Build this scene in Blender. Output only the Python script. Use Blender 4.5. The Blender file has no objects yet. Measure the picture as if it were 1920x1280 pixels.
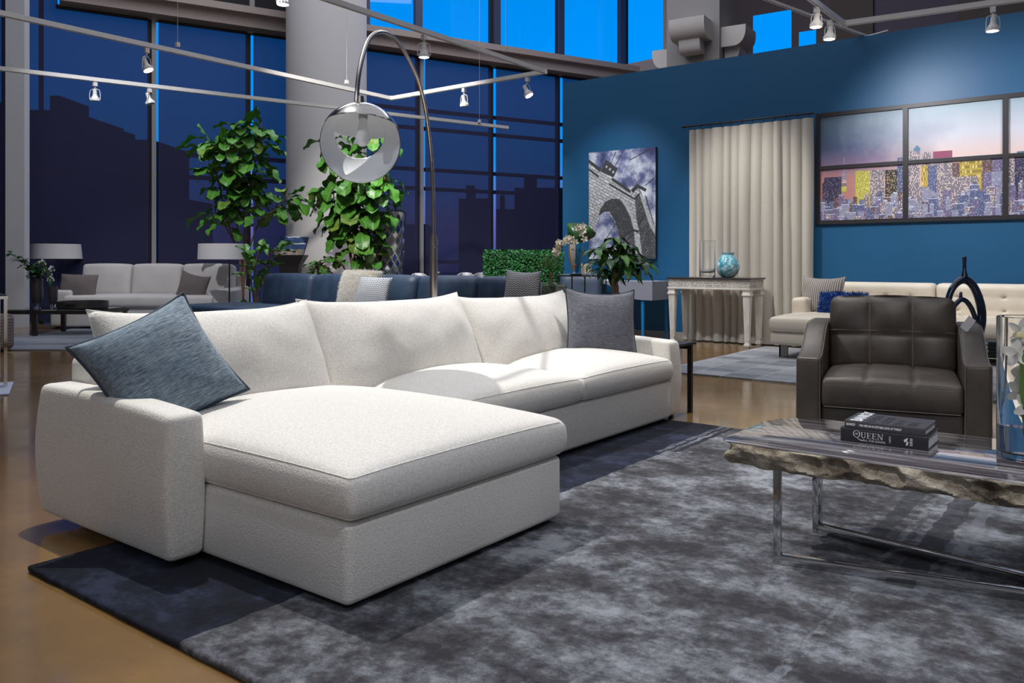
import bpy, bmesh, math, random
from mathutils import Vector, Matrix, noise
R = random.Random(7)
SC = bpy.context.scene
C = SC.collection
PI = math.pi

# ---------------------------------------------------------------- camera
F, HOR, EYE = 1560.0, 490.0, 1.0            # focal length and horizon row (1920x1280), eye height
YAW = math.radians(37.5)
cam_d = bpy.data.cameras.new('camera')
cam_d.sensor_width = 36; cam_d.lens = F / 1920 * 36
cam_d.shift_y = -(640 - HOR) / 1920
cam_d.clip_end = 400
cam = bpy.data.objects.new('camera', cam_d); C.objects.link(cam)
cam.location = (0, 0, EYE); cam.rotation_euler = (PI / 2, 0, YAW)
SC.camera = cam
FW = Vector((-math.sin(YAW), math.cos(YAW), 0)); RT = Vector((math.cos(YAW), math.sin(YAW), 0))

# survey helpers: where a sight line meets a height, a depth or a wall
def at(u, v, Z): return FW * Z + RT * ((u - 960) / F * Z) + Vector((0, 0, EYE + (HOR - v) / F * Z))
def gr(u, v, z=0.0): return at(u, v, F * (EYE - z) / (v - HOR))
def wl(u, v, y): return at(u, v, y / (FW.y + RT.y * (u - 960) / F))

# ---------------------------------------------------------------- view and world
SC.view_settings.view_transform = 'Standard'; SC.view_settings.look = 'None'
SC.view_settings.gamma = 1; SC.view_settings.use_curve_mapping = False
SC.view_settings.exposure = 0.42
wd = bpy.data.worlds.new('dusk_sky'); SC.world = wd; wd.use_nodes = True
nt = wd.node_tree; nt.nodes.clear()
wo = nt.nodes.new('ShaderNodeOutputWorld'); bg = nt.nodes.new('ShaderNodeBackground')
tc = nt.nodes.new('ShaderNodeTexCoord'); sx = nt.nodes.new('ShaderNodeSeparateXYZ'); rp = nt.nodes.new('ShaderNodeValToRGB')
nt.links.new(tc.outputs['Generated'], sx.inputs[0]); nt.links.new(sx.outputs['Z'], rp.inputs[0])
nt.links.new(rp.outputs[0], bg.inputs[0]); nt.links.new(bg.outputs[0], wo.inputs[0])
cr = rp.color_ramp
stops = [(0.0, (.06, .09, .30)), (.045, (.12, .13, .42)), (.08, (.08, .20, .62)), (.12, (.01, .26, .80)), (.2, (0, .30, .98)), (1, (0, .12, .55))]
while len(cr.elements) < len(stops): cr.elements.new(.5)
for e, (p, c) in zip(cr.elements, stops): e.position = p; e.color = (*c, 1)
bg.inputs[1].default_value = 0.78

# ---------------------------------------------------------------- room lighting
def lamp(kind, loc, target, power, color=(1, 1, 1), **kw):
    l = bpy.data.lights.new(kind.lower() + '_light', kind); l.energy = power; l.color = color
    for k, v in kw.items(): setattr(l, k, v)
    o = bpy.data.objects.new(kind.lower() + '_light', l); C.objects.link(o)
    o.location = loc
    o.rotation_euler = (Vector(target) - Vector(loc)).to_track_quat('-Z', 'Y').to_euler()
    return o
COOL = (.93, .95, 1.0); WARM = (1.0, .93, .84)
LIGHTS = []
def spot(loc, target, power, deg=40, blend=.6, col=COOL, size=.05):
    return lamp('SPOT', loc, target, power, col, spot_size=math.radians(deg), spot_blend=blend, shadow_soft_size=size)
def A_LIGHT(loc, tgt, p, sx, sy, col=(.86, .89, 1.0)): return lamp('AREA', loc, tgt, p, col, shape='RECTANGLE', size=sx, size_y=sy)
# added area fills for ambient light, under the ceiling and behind the viewer
A_LIGHT((-3, 4, 8.6), (-3, 4, 0), 250, 12, 14)
A_LIGHT((-8, 9, 8.6), (-8, 9, 0), 480, 8, 7)
A_LIGHT((1.5, -3.5, 4.2), (-2, 3, 1.0), 62, 7, 3)  # added soft frontal fill, no fixture of the room
# key spots: overhead on the sectional, from behind the viewer on the coffee table
spot((-3.95, 2.3, 4.6), (-2.7, 2.8, .4), 500, 62, .75, (1, .965, .91), .03)
spot((-2.2, 5.6, 4.6), (-2.6, 4.2, .4), 280, 50, .8, (1, .965, .91), .04)
spot((.7, -1.0, 4.5), (.15, 2.6, .3), 340, 36, .8, (.97, .97, 1), .04)
spot((.9, 1.2, 4.8), (-.75, 2.1, 0), 190, 50, .9, (.92, .94, 1), .05)
spot((-.2, 3.2, 4.6), (-.9, 4.6, .5), 120, 44, .8, (1, .94, .87), .05)
# blue wall, curtain, mural, canvas
spot((-5.6, 8.2, 3.9), (-5.8, 9.9, 1.1), 150, 62, .9, COOL)
spot((-4.4, 7.7, 4.2), (-3.75, 9.8, 1.1), 300, 46, .9, (1, .97, .92))
spot((-2.3, 8.0, 3.1), (-1.5, 9.9, 2.0), 120, 92, .9, COOL)
spot((.3, 8.0, 3.1), (-.2, 9.9, 2.0), 90, 92, .9, COOL)
spot((-1.6, 6.9, 4.4), (-2.3, 9.0, .4), 150, 60, .9, (1, .94, .85))
# left group, plants, column, navy sofa
spot((-9.0, 3.6, 6.0), (-11.6, 6.9, .5), 640, 44, .9, COOL)
spot((-7.0, 5.0, 5.0), (-9.4, 9.0, 1.9), 650, 40, .8, (1, .98, .93))
spot((-7.6, 6.2, 5.0), (-8.2, 9.9, 1.5), 640, 46, .8, (1, .98, .95))
spot((-6.4, 4.2, 4.6), (-6.9, 6.3, .6), 620, 46, .9, COOL)
spot((-4.6, 5.6, 4.6), (-5.2, 7.9, .9), 460, 50, .9, COOL)
spot((-2.9, -.8, 3.0), (-2.94, 2.66, 1.56), 55, 9, .5, (.92, .96, 1), .03)  # added narrow spot to brighten the inside of the arc lamp shade


# ---------------------------------------------------------------- materials
def col4(c): return (c[0], c[1], c[2], 1)
class NT:
    def __init__(s, name):
        s.m = bpy.data.materials.new(name); s.m.use_nodes = True; s.t = s.m.node_tree; s.t.nodes.clear()
        s.out = s.n('ShaderNodeOutputMaterial'); s.b = s.n('ShaderNodeBsdfPrincipled'); s.l(s.b.outputs[0], s.out.inputs[0])
        s.tc = s.n('ShaderNodeTexCoord')
    def n(s, t, **kw):
        x = s.t.nodes.new(t)
        for k, v in kw.items(): setattr(x, k, v)
        return x
    def l(s, a, b): s.t.links.new(a, b)
    def math(s, op, a, b=None, c=None):
        x = s.n('ShaderNodeMath', operation=op)
        for i, v in enumerate((a, b, c)):
            if v is None: continue
            if isinstance(v, (int, float)): x.inputs[i].default_value = v
            else: s.l(v, x.inputs[i])
        return x.outputs[0]
    def map(s, scale=(1, 1, 1), rot=(0, 0, 0), src='Object'):
        m = s.n('ShaderNodeMapping'); m.inputs['Scale'].default_value = scale; m.inputs['Rotation'].default_value = rot
        s.l(s.tc.outputs[src], m.inputs[0]); return m.outputs[0]
    def noise(s, scale, vec=None, detail=3, rough=.5):
        x = s.n('ShaderNodeTexNoise'); x.inputs['Scale'].default_value = scale; x.inputs['Detail'].default_value = detail
        x.inputs['Roughness'].default_value = rough
        s.l(vec if vec is not None else s.tc.outputs['Object'], x.inputs['Vector']); return x.outputs[0]
    def vor(s, scale, vec=None, feature='F1', out=0):
        x = s.n('ShaderNodeTexVoronoi', feature=feature); x.inputs['Scale'].default_value = scale
        s.l(vec if vec is not None else s.tc.outputs['Object'], x.inputs['Vector']); return x.outputs[out]
    def ramp(s, f, stops, interp='LINEAR'):
        x = s.n('ShaderNodeValToRGB'); s.l(f, x.inputs[0]); r = x.color_ramp; r.interpolation = interp
        while len(r.elements) < len(stops): r.elements.new(.5)
        for e, (p, c) in zip(r.elements, stops):
            e.position = p; e.color = (c, c, c, 1) if isinstance(c, (int, float)) else col4(c)
        return x.outputs[0]
    def mix(s, f, a, b, mode='MIX'):
        x = s.n('ShaderNodeMix', data_type='RGBA', blend_type=mode)
        for i, v in ((0, f), (6, a), (7, b)):
            if isinstance(v, (int, float)): x.inputs[i].default_value = v
            elif isinstance(v, tuple): x.inputs[i].default_value = col4(v)
            else: s.l(v, x.inputs[i])
        return x.outputs[2]
    def base(s, c):
        if isinstance(c, tuple): s.b.inputs['Base Color'].default_value = col4(c)
        else: s.l(c, s.b.inputs['Base Color'])
    def set(s, **kw):
        for k, v in kw.items():
            i = s.b.inputs[k.replace('_', ' ')]
            if isinstance(v, (int, float, tuple)): i.default_value = v
            else: s.l(v, i)
    def bump(s, h, strength=.3, dist=.01):
        x = s.n('ShaderNodeBump'); x.inputs['Strength'].default_value = strength; x.inputs['Distance'].default_value = dist
        s.l(h, x.inputs['Height']); s.l(x.outputs[0], s.b.inputs['Normal']); return x
def mat(name, c, rough=.5, metal=0.0, c2=None, vs=3.0, bs=None, bst=.2, bd=.003, **kw):
    t = NT(name)
    if c2: t.base(t.mix(t.ramp(t.noise(vs, detail=4), [(.35, 0.0), (.65, 1.0)]), c, c2))
    else: t.base(c)
    t.set(Roughness=rough, Metallic=metal, **kw)
    if bs: t.bump(t.noise(bs, detail=3), bst, bd)
    return t.m

# ---------------------------------------------------------------- mesh kit
class B:
    def __init__(s): s.bm = bmesh.new()
    def _mi(s, fs, mi):
        if mi:
            for f in fs: f.material_index = mi
    def box(s, c, size, rot=None, bev=0, mi=0, seg=2):
        r = bmesh.ops.create_cube(s.bm, size=1); vs = r['verts']
        for v in vs: v.co = Vector((v.co.x * size[0], v.co.y * size[1], v.co.z * size[2]))
        fs = list({f for v in vs for f in v.link_faces})
        if bev:
            q = bmesh.ops.bevel(s.bm, geom=list({e for v in vs for e in v.link_edges}), offset=bev, segments=seg, affect='EDGES', profile=.5)
            vs = list({v for f in q['faces'] for v in f.verts} | {v for v in vs if v.is_valid}); fs = list({f for v in vs for f in v.link_faces})
        M = Matrix.Translation(Vector(c)) @ (rot.to_4x4() if rot else Matrix())
        for v in vs: v.co = M @ v.co
        s._mi(fs, mi); return vs
    def span(s, a, b, bev=0, mi=0):
        c = [(a[i] + b[i]) / 2 for i in range(3)]; z = [abs(b[i] - a[i]) for i in range(3)]
        return s.box(c, z, None, bev, mi)
    def tube(s, pts, r, seg=10, mi=0, closed=False, caps=True):
        pts = [Vector(p) for p in pts]; n = len(pts); rs = r if isinstance(r, (list, tuple)) else [r] * n
        rings = []; prev = None
        for i, p in enumerate(pts):
            if closed: d = pts[(i + 1) % n] - pts[i - 1]
            else: d = pts[min(i + 1, n - 1)] - pts[max(i - 1, 0)]
            d.normalize()
            if prev is None: x = d.orthogonal().normalized()
            else: x = (prev - d * prev.dot(d)).normalized()
            prev = x; y = d.cross(x)
            rings.append([s.bm.verts.new(p + (x * math.cos(2 * PI * k / seg) + y * math.sin(2 * PI * k / seg)) * rs[i]) for k in range(seg)])
        fs = []
        for i in range(n if closed else n - 1):
            a, b = rings[i], rings[(i + 1) % n]
            for k in range(seg):
                fs.append(s.bm.faces.new((a[k], a[(k + 1) % seg], b[(k + 1) % seg], b[k])))
        if caps and not closed:
            fs.append(s.bm.faces.new(rings[0][::-1])); fs.append(s.bm.faces.new(rings[-1]))
        for f in fs: f.smooth = True
        s._mi(fs, mi)
    def bar(s, a, b, w, h=None, mi=0, bev=0):
        a, b = Vector(a), Vector(b); d = b - a; q = d.to_track_quat('X', 'Z').to_matrix()
        return s.box((a + b) / 2, (d.length, w, h or w), q, bev, mi)
    def lathe(s, prof, c=(0, 0, 0), seg=32, mi=0, fn=None):
        c = Vector(c); rings = []
        for (r, z) in prof:
            if r < 1e-5: rings.append([s.bm.verts.new(c + Vector((0, 0, z)))])
            else: rings.append([s.bm.verts.new(c + Vector((r * math.cos(2 * PI * k / seg), r * math.sin(2 * PI * k / seg), z))) for k in range(seg)])
        fs = []
        for a, b in zip(rings, rings[1:]):
            for k in range(seg):
                k2 = (k + 1) % seg
                q = [a[k % len(a)], a[k2 % len(a)], b[k2 % len(b)], b[k % len(b)]]
                u = []
                for v in q:
                    if v not in u: u.append(v)
                if len(u) > 2: fs.append(s.bm.faces.new(u))
        for f in fs: f.smooth = True
        s._mi(fs, mi); return [v for g in rings for v in g]
    def poly(s, pts, mi=0):
        f = s.bm.faces.new([s.bm.verts.new(Vector(p)) for p in pts]); f.material_index = mi; return f
    def prism(s, pts, fn, d0, d1, mi=0):
        """pts 2-D outline, fn(x,y,d) -> 3-D"""
        a = [s.bm.verts.new(fn(x, y, d0)) for x, y in pts]; b = [s.bm.verts.new(fn(x, y, d1)) for x, y in pts]
        fs = [s.bm.faces.new(a[::-1]), s.bm.faces.new(b)]; n = len(pts)
        for i in range(n): fs.append(s.bm.faces.new((a[i], a[(i + 1) % n], b[(i + 1) % n], b[i])))
        s._mi(fs, mi)
    def rbox(s, c, size, r, n=8, fn=None, rot=None, mi=0):
        """rounded box on a fine grid; fn(p, h) deforms in local space"""
        h = [x / 2 for x in size]; ax = []
        for i in range(3):
            rr = min(r, h[i] * .999); arc = [h[i] - rr + rr * math.sin(PI / 2 * k / 3) for k in range(1, 4)]
            m = max(1, int(n * size[i] / max(size))); inner = [-(h[i] - rr) + 2 * (h[i] - rr) * k / m for k in range(m + 1)]
            ax.append([-a for a in arc[::-1]] + inner + arc)
        M = Matrix.Translation(Vector(c)) @ (rot.to_4x4() if rot else Matrix()); cache = {}
        def V(i, j, k):
            key = (i, j, k)
            if key not in cache:
                p = Vector((ax[0][i], ax[1][j], ax[2][k]))
                q = Vector([max(-(h[a] - min(r, h[a] * .999)), min(h[a] - min(r, h[a] * .999), p[a])) for a in range(3)])
                d = p - q
                if d.length > 1e-7: p = q + d.normalized() * min(r, min(h) * .999) if r < min(h) else q + Vector([d[a] for a in range(3)]).normalized() * min(r, min(h) * .999)
                if fn: p = fn(p, h)
                cache[key] = s.bm.verts.new(M @ Vector(p))
            return cache[key]
        X, Y, Z = len(ax[0]), len(ax[1]), len(ax[2]); fs = []
        def quad(a, b, cc, d, flip):
            q = [a, b, cc, d]
            fs.append(s.bm.faces.new(q[::-1] if flip else q))
        for i in range(X - 1):
            for j in range(Y - 1):
                for k, fl in ((0, True), (Z - 1, False)): quad(V(i, j, k), V(i + 1, j, k), V(i + 1, j + 1, k), V(i, j + 1, k), fl)
        for i in range(X - 1):
            for k in range(Z - 1):
                for j, fl in ((0, False), (Y - 1, True)): quad(V(i, j, k), V(i + 1, j, k), V(i + 1, j, k + 1), V(i, j, k + 1), fl)
        for j in range(Y - 1):
            for k in range(Z - 1):
                for i, fl in ((0, True), (X - 1, False)): quad(V(i, j, k), V(i, j + 1, k), V(i, j + 1, k + 1), V(i, j, k + 1), fl)
        for f in fs: f.smooth = True
        s._mi(fs, mi)
    def build(s, name, mats, parent=None, angle=40, smooth=True, M=None):
        me = bpy.data.meshes.new(name)
        if M is not None: s.bm.transform(M)
        s.bm.normal_update(); s.bm.to_mesh(me); s.bm.free()
        for m in (mats if isinstance(mats, (list, tuple)) else [mats]): me.materials.append(m)
        if smooth:
            me.polygons.foreach_set('use_smooth', [True] * len(me.polygons))
            me.set_sharp_from_angle(angle=math.radians(angle))
        else: me.polygons.foreach_set('use_smooth', [False] * len(me.polygons))
        o = bpy.data.objects.new(name, me); C.objects.link(o)
        if parent is not None: o.parent = parent
        return o
def thing(name, label, cat, loc=(0, 0, 0), rz=0, group=None, M=None):
    o = bpy.data.objects.new(name, None); C.objects.link(o); o.empty_display_size = .1
    o.location = loc; o.rotation_euler = (0, 0, rz)
    if M is not None: o.matrix_world = M
    o['label'] = label; o['category'] = cat
    if group: o['group'] = group
    return o
def tag(o, label, cat, group=None):
    o['label'] = label; o['category'] = cat
    if group: o['group'] = group
    return o
def struct(o): o['kind'] = 'structure'; return o
def bez(pts, n=8):
    """Catmull-Rom through 3-D points"""
    P = [Vector(p) for p in pts]; P = [P[0] * 2 - P[1]] + P + [P[-1] * 2 - P[-2]]; out = []
    for i in range(1, len(P) - 2):
        for k in range(n):
            t = k / n
            out.append(.5 * ((2 * P[i]) + (P[i + 1] - P[i - 1]) * t + (2 * P[i - 1] - 5 * P[i] + 4 * P[i + 1] - P[i + 2]) * t * t + (-P[i - 1] + 3 * P[i] - 3 * P[i + 1] + P[i + 2]) * t ** 3))
    out.append(P[-2]); return out

# pillow: local X wide, Z tall, Y thick, origin at the centre
def pillow_mesh(w, h, t, n=22, pinch=.07, wr=.004, seed=0, ear=0.0):
    b = B(); g = {}
    for side in (1, -1):
        for i in range(n + 1):
            for j in range(n + 1):
                a = -1 + 2 * i / n; c = -1 + 2 * j / n
                a = math.sin(a * PI / 2) * .35 + a * .65; c = math.sin(c * PI / 2) * .35 + c * .65
                edge = i in (0, n) or j in (0, n)
                if edge and side == -1: continue
                x = a * w / 2 * (1 - pinch * (1 - c * c) * abs(a) ** 2); z = c * h / 2 * (1 - pinch * (1 - a * a) * abs(c) ** 2)
                if ear and c > 0: z += ear * abs(a) ** 3 * c * c
                y = t / 2 * (max(0, 1 - a * a) ** .42) * (max(0, 1 - c * c) ** .42) * side
                k = noise.noise(Vector((x * 7 + seed, z * 7, side * 3)))
                y += side * k * wr * 3 * min(1, (1 - a * a) * (1 - c * c) * 4)
                k2 = noise.noise(Vector((x * 25 + seed, z * 9, side)))
                y += side * k2 * wr * min(1, (1 - a * a) * (1 - c * c) * 6)
                g[(side, i, j)] = b.bm.verts.new((x, -y, z))
    def V(s, i, j): return g[(1, i, j)] if (i in (0, n) or j in (0, n)) else g[(s, i, j)]
    for s in (1, -1):
        for i in range(n):
            for j in range(n):
                q = [V(s, i, j), V(s, i + 1, j), V(s, i + 1, j + 1), V(s, i, j + 1)]
                b.bm.faces.new(q if s == 1 else q[::-1])
    rim = [g[(1, i, 0)].co.copy() for i in range(n)] + [g[(1, n, j)].co.copy() for j in range(n)] + \
          [g[(1, i, n)].co.copy() for i in range(n, 0, -1)] + [g[(1, 0, j)].co.copy() for j in range(n, 0, -1)]
    return b, rim
def pillow(name, label, M, w, h, t, mc, mp=None, group=None, pr=.005, **kw):
    r = thing(name, label, 'pillow', M=M, group=group)
    b, rim = pillow_mesh(w, h, t, **kw); b.build('pillow_cover', mc, r, 70)
    if mp:
        p = B(); p.tube(rim, pr, 8, closed=True); p.build('piping', mp, r)
    return r
def frame_M(c, right, up):
    """matrix whose X is right, Z is up (orthogonalised), origin c; -Y faces the viewer side"""
    x = Vector(right).normalized(); z = Vector(up); z = (z - x * z.dot(x)).normalized(); y = z.cross(x)
    M = Matrix((x, y, z)).transposed().to_4x4(); M.translation = Vector(c); return M
# ================================================================ MATERIALS IN USE
def m_boucle(name, c, c2, s=160):
    t = NT(name); v = t.vor(s); n = t.noise(s * .6, detail=2)
    t.base(t.mix(t.ramp(n, [(.35, 0.0), (.62, 1.0)]), c, c2)); t.set(Roughness=.95, Sheen_Weight=.25, Sheen_Roughness=.5)
    t.bump(t.math('ADD', v, n), .35, .003); return t.m
WHITE = m_boucle('cream_boucle', (.69, .665, .615), (.82, .795, .745), 230)
SEAM = mat('cream_seam', (.52, .50, .46), .95)
def m_heather(name, c, c2, c3, sx=(260, 30, 700), rot=(0, 0, 0)):
    t = NT(name)
    a = t.noise(1, t.map((sx[0], sx[1], sx[2]), rot), 2); b_ = t.noise(1, t.map((sx[2], sx[1], sx[0]), rot), 2)
    big = t.noise(5, detail=3)
    f = t.ramp(t.math('ADD', t.math('MULTIPLY', a, .75), t.math('MULTIPLY', b_, .25)), [(.38, 0.0), (.62, 1.0)])
    t.base(t.mix(t.ramp(big, [(.3, 0.0), (.7, .5)]), t.mix(f, c, c2), c3)); t.set(Roughness=.9, Sheen_Weight=.2)
    t.bump(a, .4, .003); return t.m
BLUEPIL = m_heather('blue_grey_slub', (.08, .13, .185), (.36, .44, .50), (.06, .11, .165), (330, 60, 26))
GREYPIL = m_heather('slate_grey_weave', (.065, .07, .095), (.22, .225, .26), (.10, .105, .135), (40, 40, 420))
PIPE_B = mat('dark_blue_piping', (.045, .065, .095), .8)
PIPE_G = mat('dark_slate_piping', (.05, .055, .075), .8)
def m_leather(name, c, c2, rough=.42):
    t = NT(name)
    t.base(t.mix(t.ramp(t.noise(5, detail=5), [(.3, 0.0), (.7, 1.0)]), c, c2))
    t.set(Roughness=t.ramp(t.noise(9, detail=3), [(.3, rough - .06), (.7, rough + .1)]))
    t.bump(t.math('ADD', t.math('MULTIPLY', t.vor(420), .4), t.noise(14, detail=5)), .25, .004); return t.m
BROWN_L = m_leather('charcoal_brown_leather', (.038, .031, .026), (.078, .063, .052))
NAVY_L = m_leather('navy_leather', (.022, .040, .075), (.045, .075, .12), .45)
CREAM_L = m_leather('cream_leather', (.70, .62, .50), (.78, .70, .58), .45)
STITCH = mat('tan_stitching', (.20, .17, .14), .7)
CHROME = mat('polished_chrome', (.62, .62, .62), .06, 1.0)
STEEL = mat('brushed_steel', (.52, .48, .45), .26, 1.0, bs=300, bst=.05)
GUN = mat('gunmetal', (.10, .095, .09), .28, 1.0)
BLACK = mat('black_metal', (.012, .012, .014), .4)
BLACKW = mat('black_stained_wood', (.02, .017, .016), .35)
WPAINT = mat('white_track_paint', (.62, .60, .58), .45)
FEET = mat('black_plinth', (.01, .01, .01), .6)
def glassm(name, c=(1, 1, 1), rough=0.0, ior=1.45):
    t = NT(name); t.base(c); t.set(Roughness=rough, Transmission_Weight=1.0, IOR=ior); return t.m
GLASS = glassm('clear_glass'); WATER = glassm('water', (.95, .98, 1), 0, 1.33)
LEAFG = NT('green_leaf'); _f = LEAFG.noise(18, detail=2)
LEAFG.base(LEAFG.mix(_f, (.03, .13, .015), (.10, .30, .035))); LEAFG.set(Roughness=.38, Subsurface_Weight=0.0)
LEAFG.bump(LEAFG.noise(40), .3, .004); LEAF = LEAFG.m
LEAF_Y = mat('yellow_green_leaf', (.17, .24, .03), .4, c2=(.10, .22, .03), vs=12)
LEAF_D = mat('dark_green_leaf', (.012, .05, .012), .35, c2=(.03, .10, .02), vs=15)
VEIN = mat('leaf_midrib', (.28, .38, .12), .5)
BARK = mat('red_brown_bark', (.12, .055, .035), .8, c2=(.20, .10, .065), vs=30, bs=60)
PALEBARK = mat('tan_bark', (.20, .13, .08), .85, c2=(.32, .22, .15), vs=30, bs=60)
POTM = mat('white_planter', (.55, .55, .55), .5)
SOIL = mat('dark_soil', (.02, .013, .008), .95, bs=60)

# ================================================================ THE SHELL
# floor: stained, polished concrete
t = NT('stained_concrete')
n1 = t.noise(.55, detail=6, rough=.6); n2 = t.noise(3.2, detail=6, rough=.65); n3 = t.noise(60, detail=2)
c = t.mix(t.ramp(n1, [(.35, 0.0), (.65, 1.0)]), (.160, .086, .026), (.29, .168, .060))
c = t.mix(t.ramp(n2, [(.35, 0.0), (.75, .55)]), c, (.10, .066, .040))
c = t.mix(t.ramp(n3, [(.70, 0.0), (.78, .5)]), c, (.35, .28, .2))
t.base(c); t.set(Roughness=t.ramp(n2, [(.3, .10), (.7, .22)]), Specular_IOR_Level=.7, Coat_Weight=.35, Coat_Roughness=.08)
t.bump(n2, .03, .01); FLOOR = t.m
b = B(); b.poly([(-40, -8, 0), (12, -8, 0), (12, 40, 0), (-40, 40, 0)])
struct(b.build('floor', FLOOR, smooth=False))
# blue partition wall
t = NT('teal_blue_paint'); t.base(t.mix(t.noise(1.5, detail=3), (.008, .086, .200), (.011, .100, .222)))
t.set(Roughness=.45); t.bump(t.noise(220), .08, .002); TEAL = t.m
WY = 9.885; XL = wl(1055, 157, WY).x
b = B(); b.span((XL, WY, 0), (5.0, WY + .16, 3.545)); struct(b.build('wall_blue', TEAL, smooth=False))
b = B(); b.span((XL, WY - .012, 0), (5.0, WY - .001, .085)); struct(b.build('baseboard_blue_wall', mat('baseboard_grey', (.30, .28, .26), .4), smooth=False))

# window wall: runs away to the right at 59 degrees to the view
wd_ = (FW * math.cos(math.radians(59)) + RT * math.sin(math.radians(59)))
A0 = FW * 13.2 + RT * (-7.87)
wn = Vector((-wd_.y, wd_.x, 0))                      # outwards
if wn.dot(FW) < 0: wn = -wn
def wt(u):
    """distance along the window wall where the sight column u meets it"""
    k = (u - 960) / F; d = FW + RT * k
    # A0 + t*wd_ = Z*d
    det = wd_.x * -d.y + d.x * wd_.y
    return (-A0.x * -d.y - d.x * A0.y) / det
def WP(t_, z, o=0.0): return A0 + wd_ * t_ + wn * o + Vector((0, 0, z))
T0, T1 = -7.0, wt(1178)
DARKF = mat('dark_window_frame', (.012, .010, .013), .5)
LITEF = mat('grey_window_post', (.30, .29, .29), .5)
PLASTER = mat('grey_plaster', (.64, .61, .60), .8, bs=30, bst=.05)
BEAMM = mat('warm_grey_beam', (.38, .31, .28), .75)
def wbox(b, t0, t1, z0, z1, o0, o1, mi=0):
    p = [WP(t0, z0, o0), WP(t1, z0, o0), WP(t1, z0, o1), WP(t0, z0, o1)]
    q = [x + Vector((0, 0, z1 - z0)) for x in p]
    a = [b.bm.verts.new(x) for x in p]; c_ = [b.bm.verts.new(x) for x in q]
    fs = [b.bm.faces.new(a[::-1]), b.bm.faces.new(c_)] + [b.bm.faces.new((a[i], a[(i + 1) % 4], c_[(i + 1) % 4], c_[i])) for i in range(4)]
    for f in fs: f.material_index = mi
b = B(); TB = wt(112); wbox(b, TB, T1 + .1, 5.17, 5.46, -.28, .12); wbox(b, TB + .1, T1 + .1, 5.38, 5.50, -.42, -.28); wbox(b, wt(105) , T1 + .1, 5.13, 5.17, -.02, .12, 0)
struct(b.build('trim_1', BEAMM, smooth=False))
# posts between the bays
posts = [-160, 12, 82, 286, 470, 788, 925, 1050, 1178]
tp = [wt(u) for u in posts]
# window frames
b = B()
for i, t_ in enumerate(tp): wbox(b, t_ - .07, t_ + .0, 0, 9.0, .0, .10)
for z in (2.44, 2.83, .95): wbox(b, T0, T1 + .3, z, z + .075, .03, .09)
for z in (3.66, 4.03): wbox(b, wt(640), T1 + .3, z, z + .075, .03, .09)
struct(b.build('window_1', DARKF, smooth=False))
b = B()
for u in (286, 788): wbox(b, wt(u) - .02, wt(u) + .05, 0, 5.2, -.06, .0)
struct(b.build('trim_2', LITEF, smooth=False))
b = B()
for u in (684, 783, 930, 1050, 1165): wbox(b, wt(u) - .06, wt(u) + .09, 5.46, 9.0, -.05, .08)
struct(b.build('trim_3', mat('blue_grey_mullion', (.05, .06, .11), .5), smooth=False))
# glass of the whole wall
b = B(); p = [WP(T0, .0, .06), WP(T1, .0, .06), WP(T1, 9, .06), WP(T0, 9, .06)]; b.poly(p)
t = NT('window_glass'); gl = t.n('ShaderNodeBsdfGlossy'); gl.inputs['Roughness'].default_value = .02; gl.inputs[0].default_value = (.6, .6, .6, 1)
tr = t.n('ShaderNodeBsdfTransparent'); mx = t.n('ShaderNodeMixShader'); mx.inputs[0].default_value = .06
t.l(tr.outputs[0], mx.inputs[1]); t.l(gl.outputs[0], mx.inputs[2]); t.l(mx.outputs[0], t.out.inputs[0])
struct(b.build('window_2', t.m, smooth=False))
# roller shades: woven solar mesh, a slit of bare glass between neighbours
t = NT('solar_shade_mesh')
tr = t.n('ShaderNodeBsdfTransparent'); tr.inputs[0].default_value = (.20, .23, .28, 1)
df = t.n('ShaderNodeBsdfDiffuse'); df.inputs[0].default_value = (.060, .058, .120, 1)
wv = t.noise(1, t.map((40, 40, 900)), 2); mx = t.n('ShaderNodeMixShader')
t.l(t.ramp(wv, [(.3, .50), (.7, .62)]), mx.inputs[0]); t.l(tr.outputs[0], mx.inputs[1]); t.l(df.outputs[0], mx.inputs[2]); t.l(mx.outputs[0], t.out.inputs[0])
SHADE = t.m
sh_u = [(-160, 12, 9), (12, 108, 9), (108, 286, 0), (286, 470, 0), (470, 560, 0), (600, 788, 0), (788, 925, 0), (925, 1050, 0), (1050, 1175, 0)]
sh_lab = ['far left beside the square post, cropped by the photo', 'tall one just right of the square post, reaching above the beam', 'behind the left lamp and glass table', 'behind the tall plant\'s left side', 'between the tall plant and the round column',
          'right of the round column behind the arc lamp shade', 'in the bay crossed by the arc lamp pole', 'behind the green hedge', 'behind the corner of the blue wall']
for (u0, u1, zb), lab in zip(sh_u, sh_lab):
    a, c_ = (wt(u0) + (.088 if u0 in (286, 788) else 0 if u0 in (12, 108) else .036) if u0 > -100 else T0), wt(u1) - (0 if u1 in (12, 108) else .075)
    r = thing('roller_shade', 'dark see-through roller shade ' + lab, 'window shade', loc=WP((a + c_) / 2, 0, 0), group='roller shades on the window wall')
    off = -(WP((a + c_) / 2, 0, 0))
    b = B(); zt_ = zb or 5.14; b.poly([WP(a, .06, -.045) + off, WP(c_, .06, -.045) + off, WP(c_, zt_, -.045) + off, WP(a, zt_, -.045) + off]); b.build('shade_cloth', SHADE, r, smooth=False)
    b = B(); b.tube([WP(a, zt_ - .02, -.045) + off, WP(c_, zt_ - .02, -.045) + off], .022, 8); b.build('roller_tube', DARKF, r)
    b = B(); b.bar(WP(a, .05, -.045) + off, WP(c_, .05, -.045) + off, .012, .03); b.build('hem_bar', DARKF, r)
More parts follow.
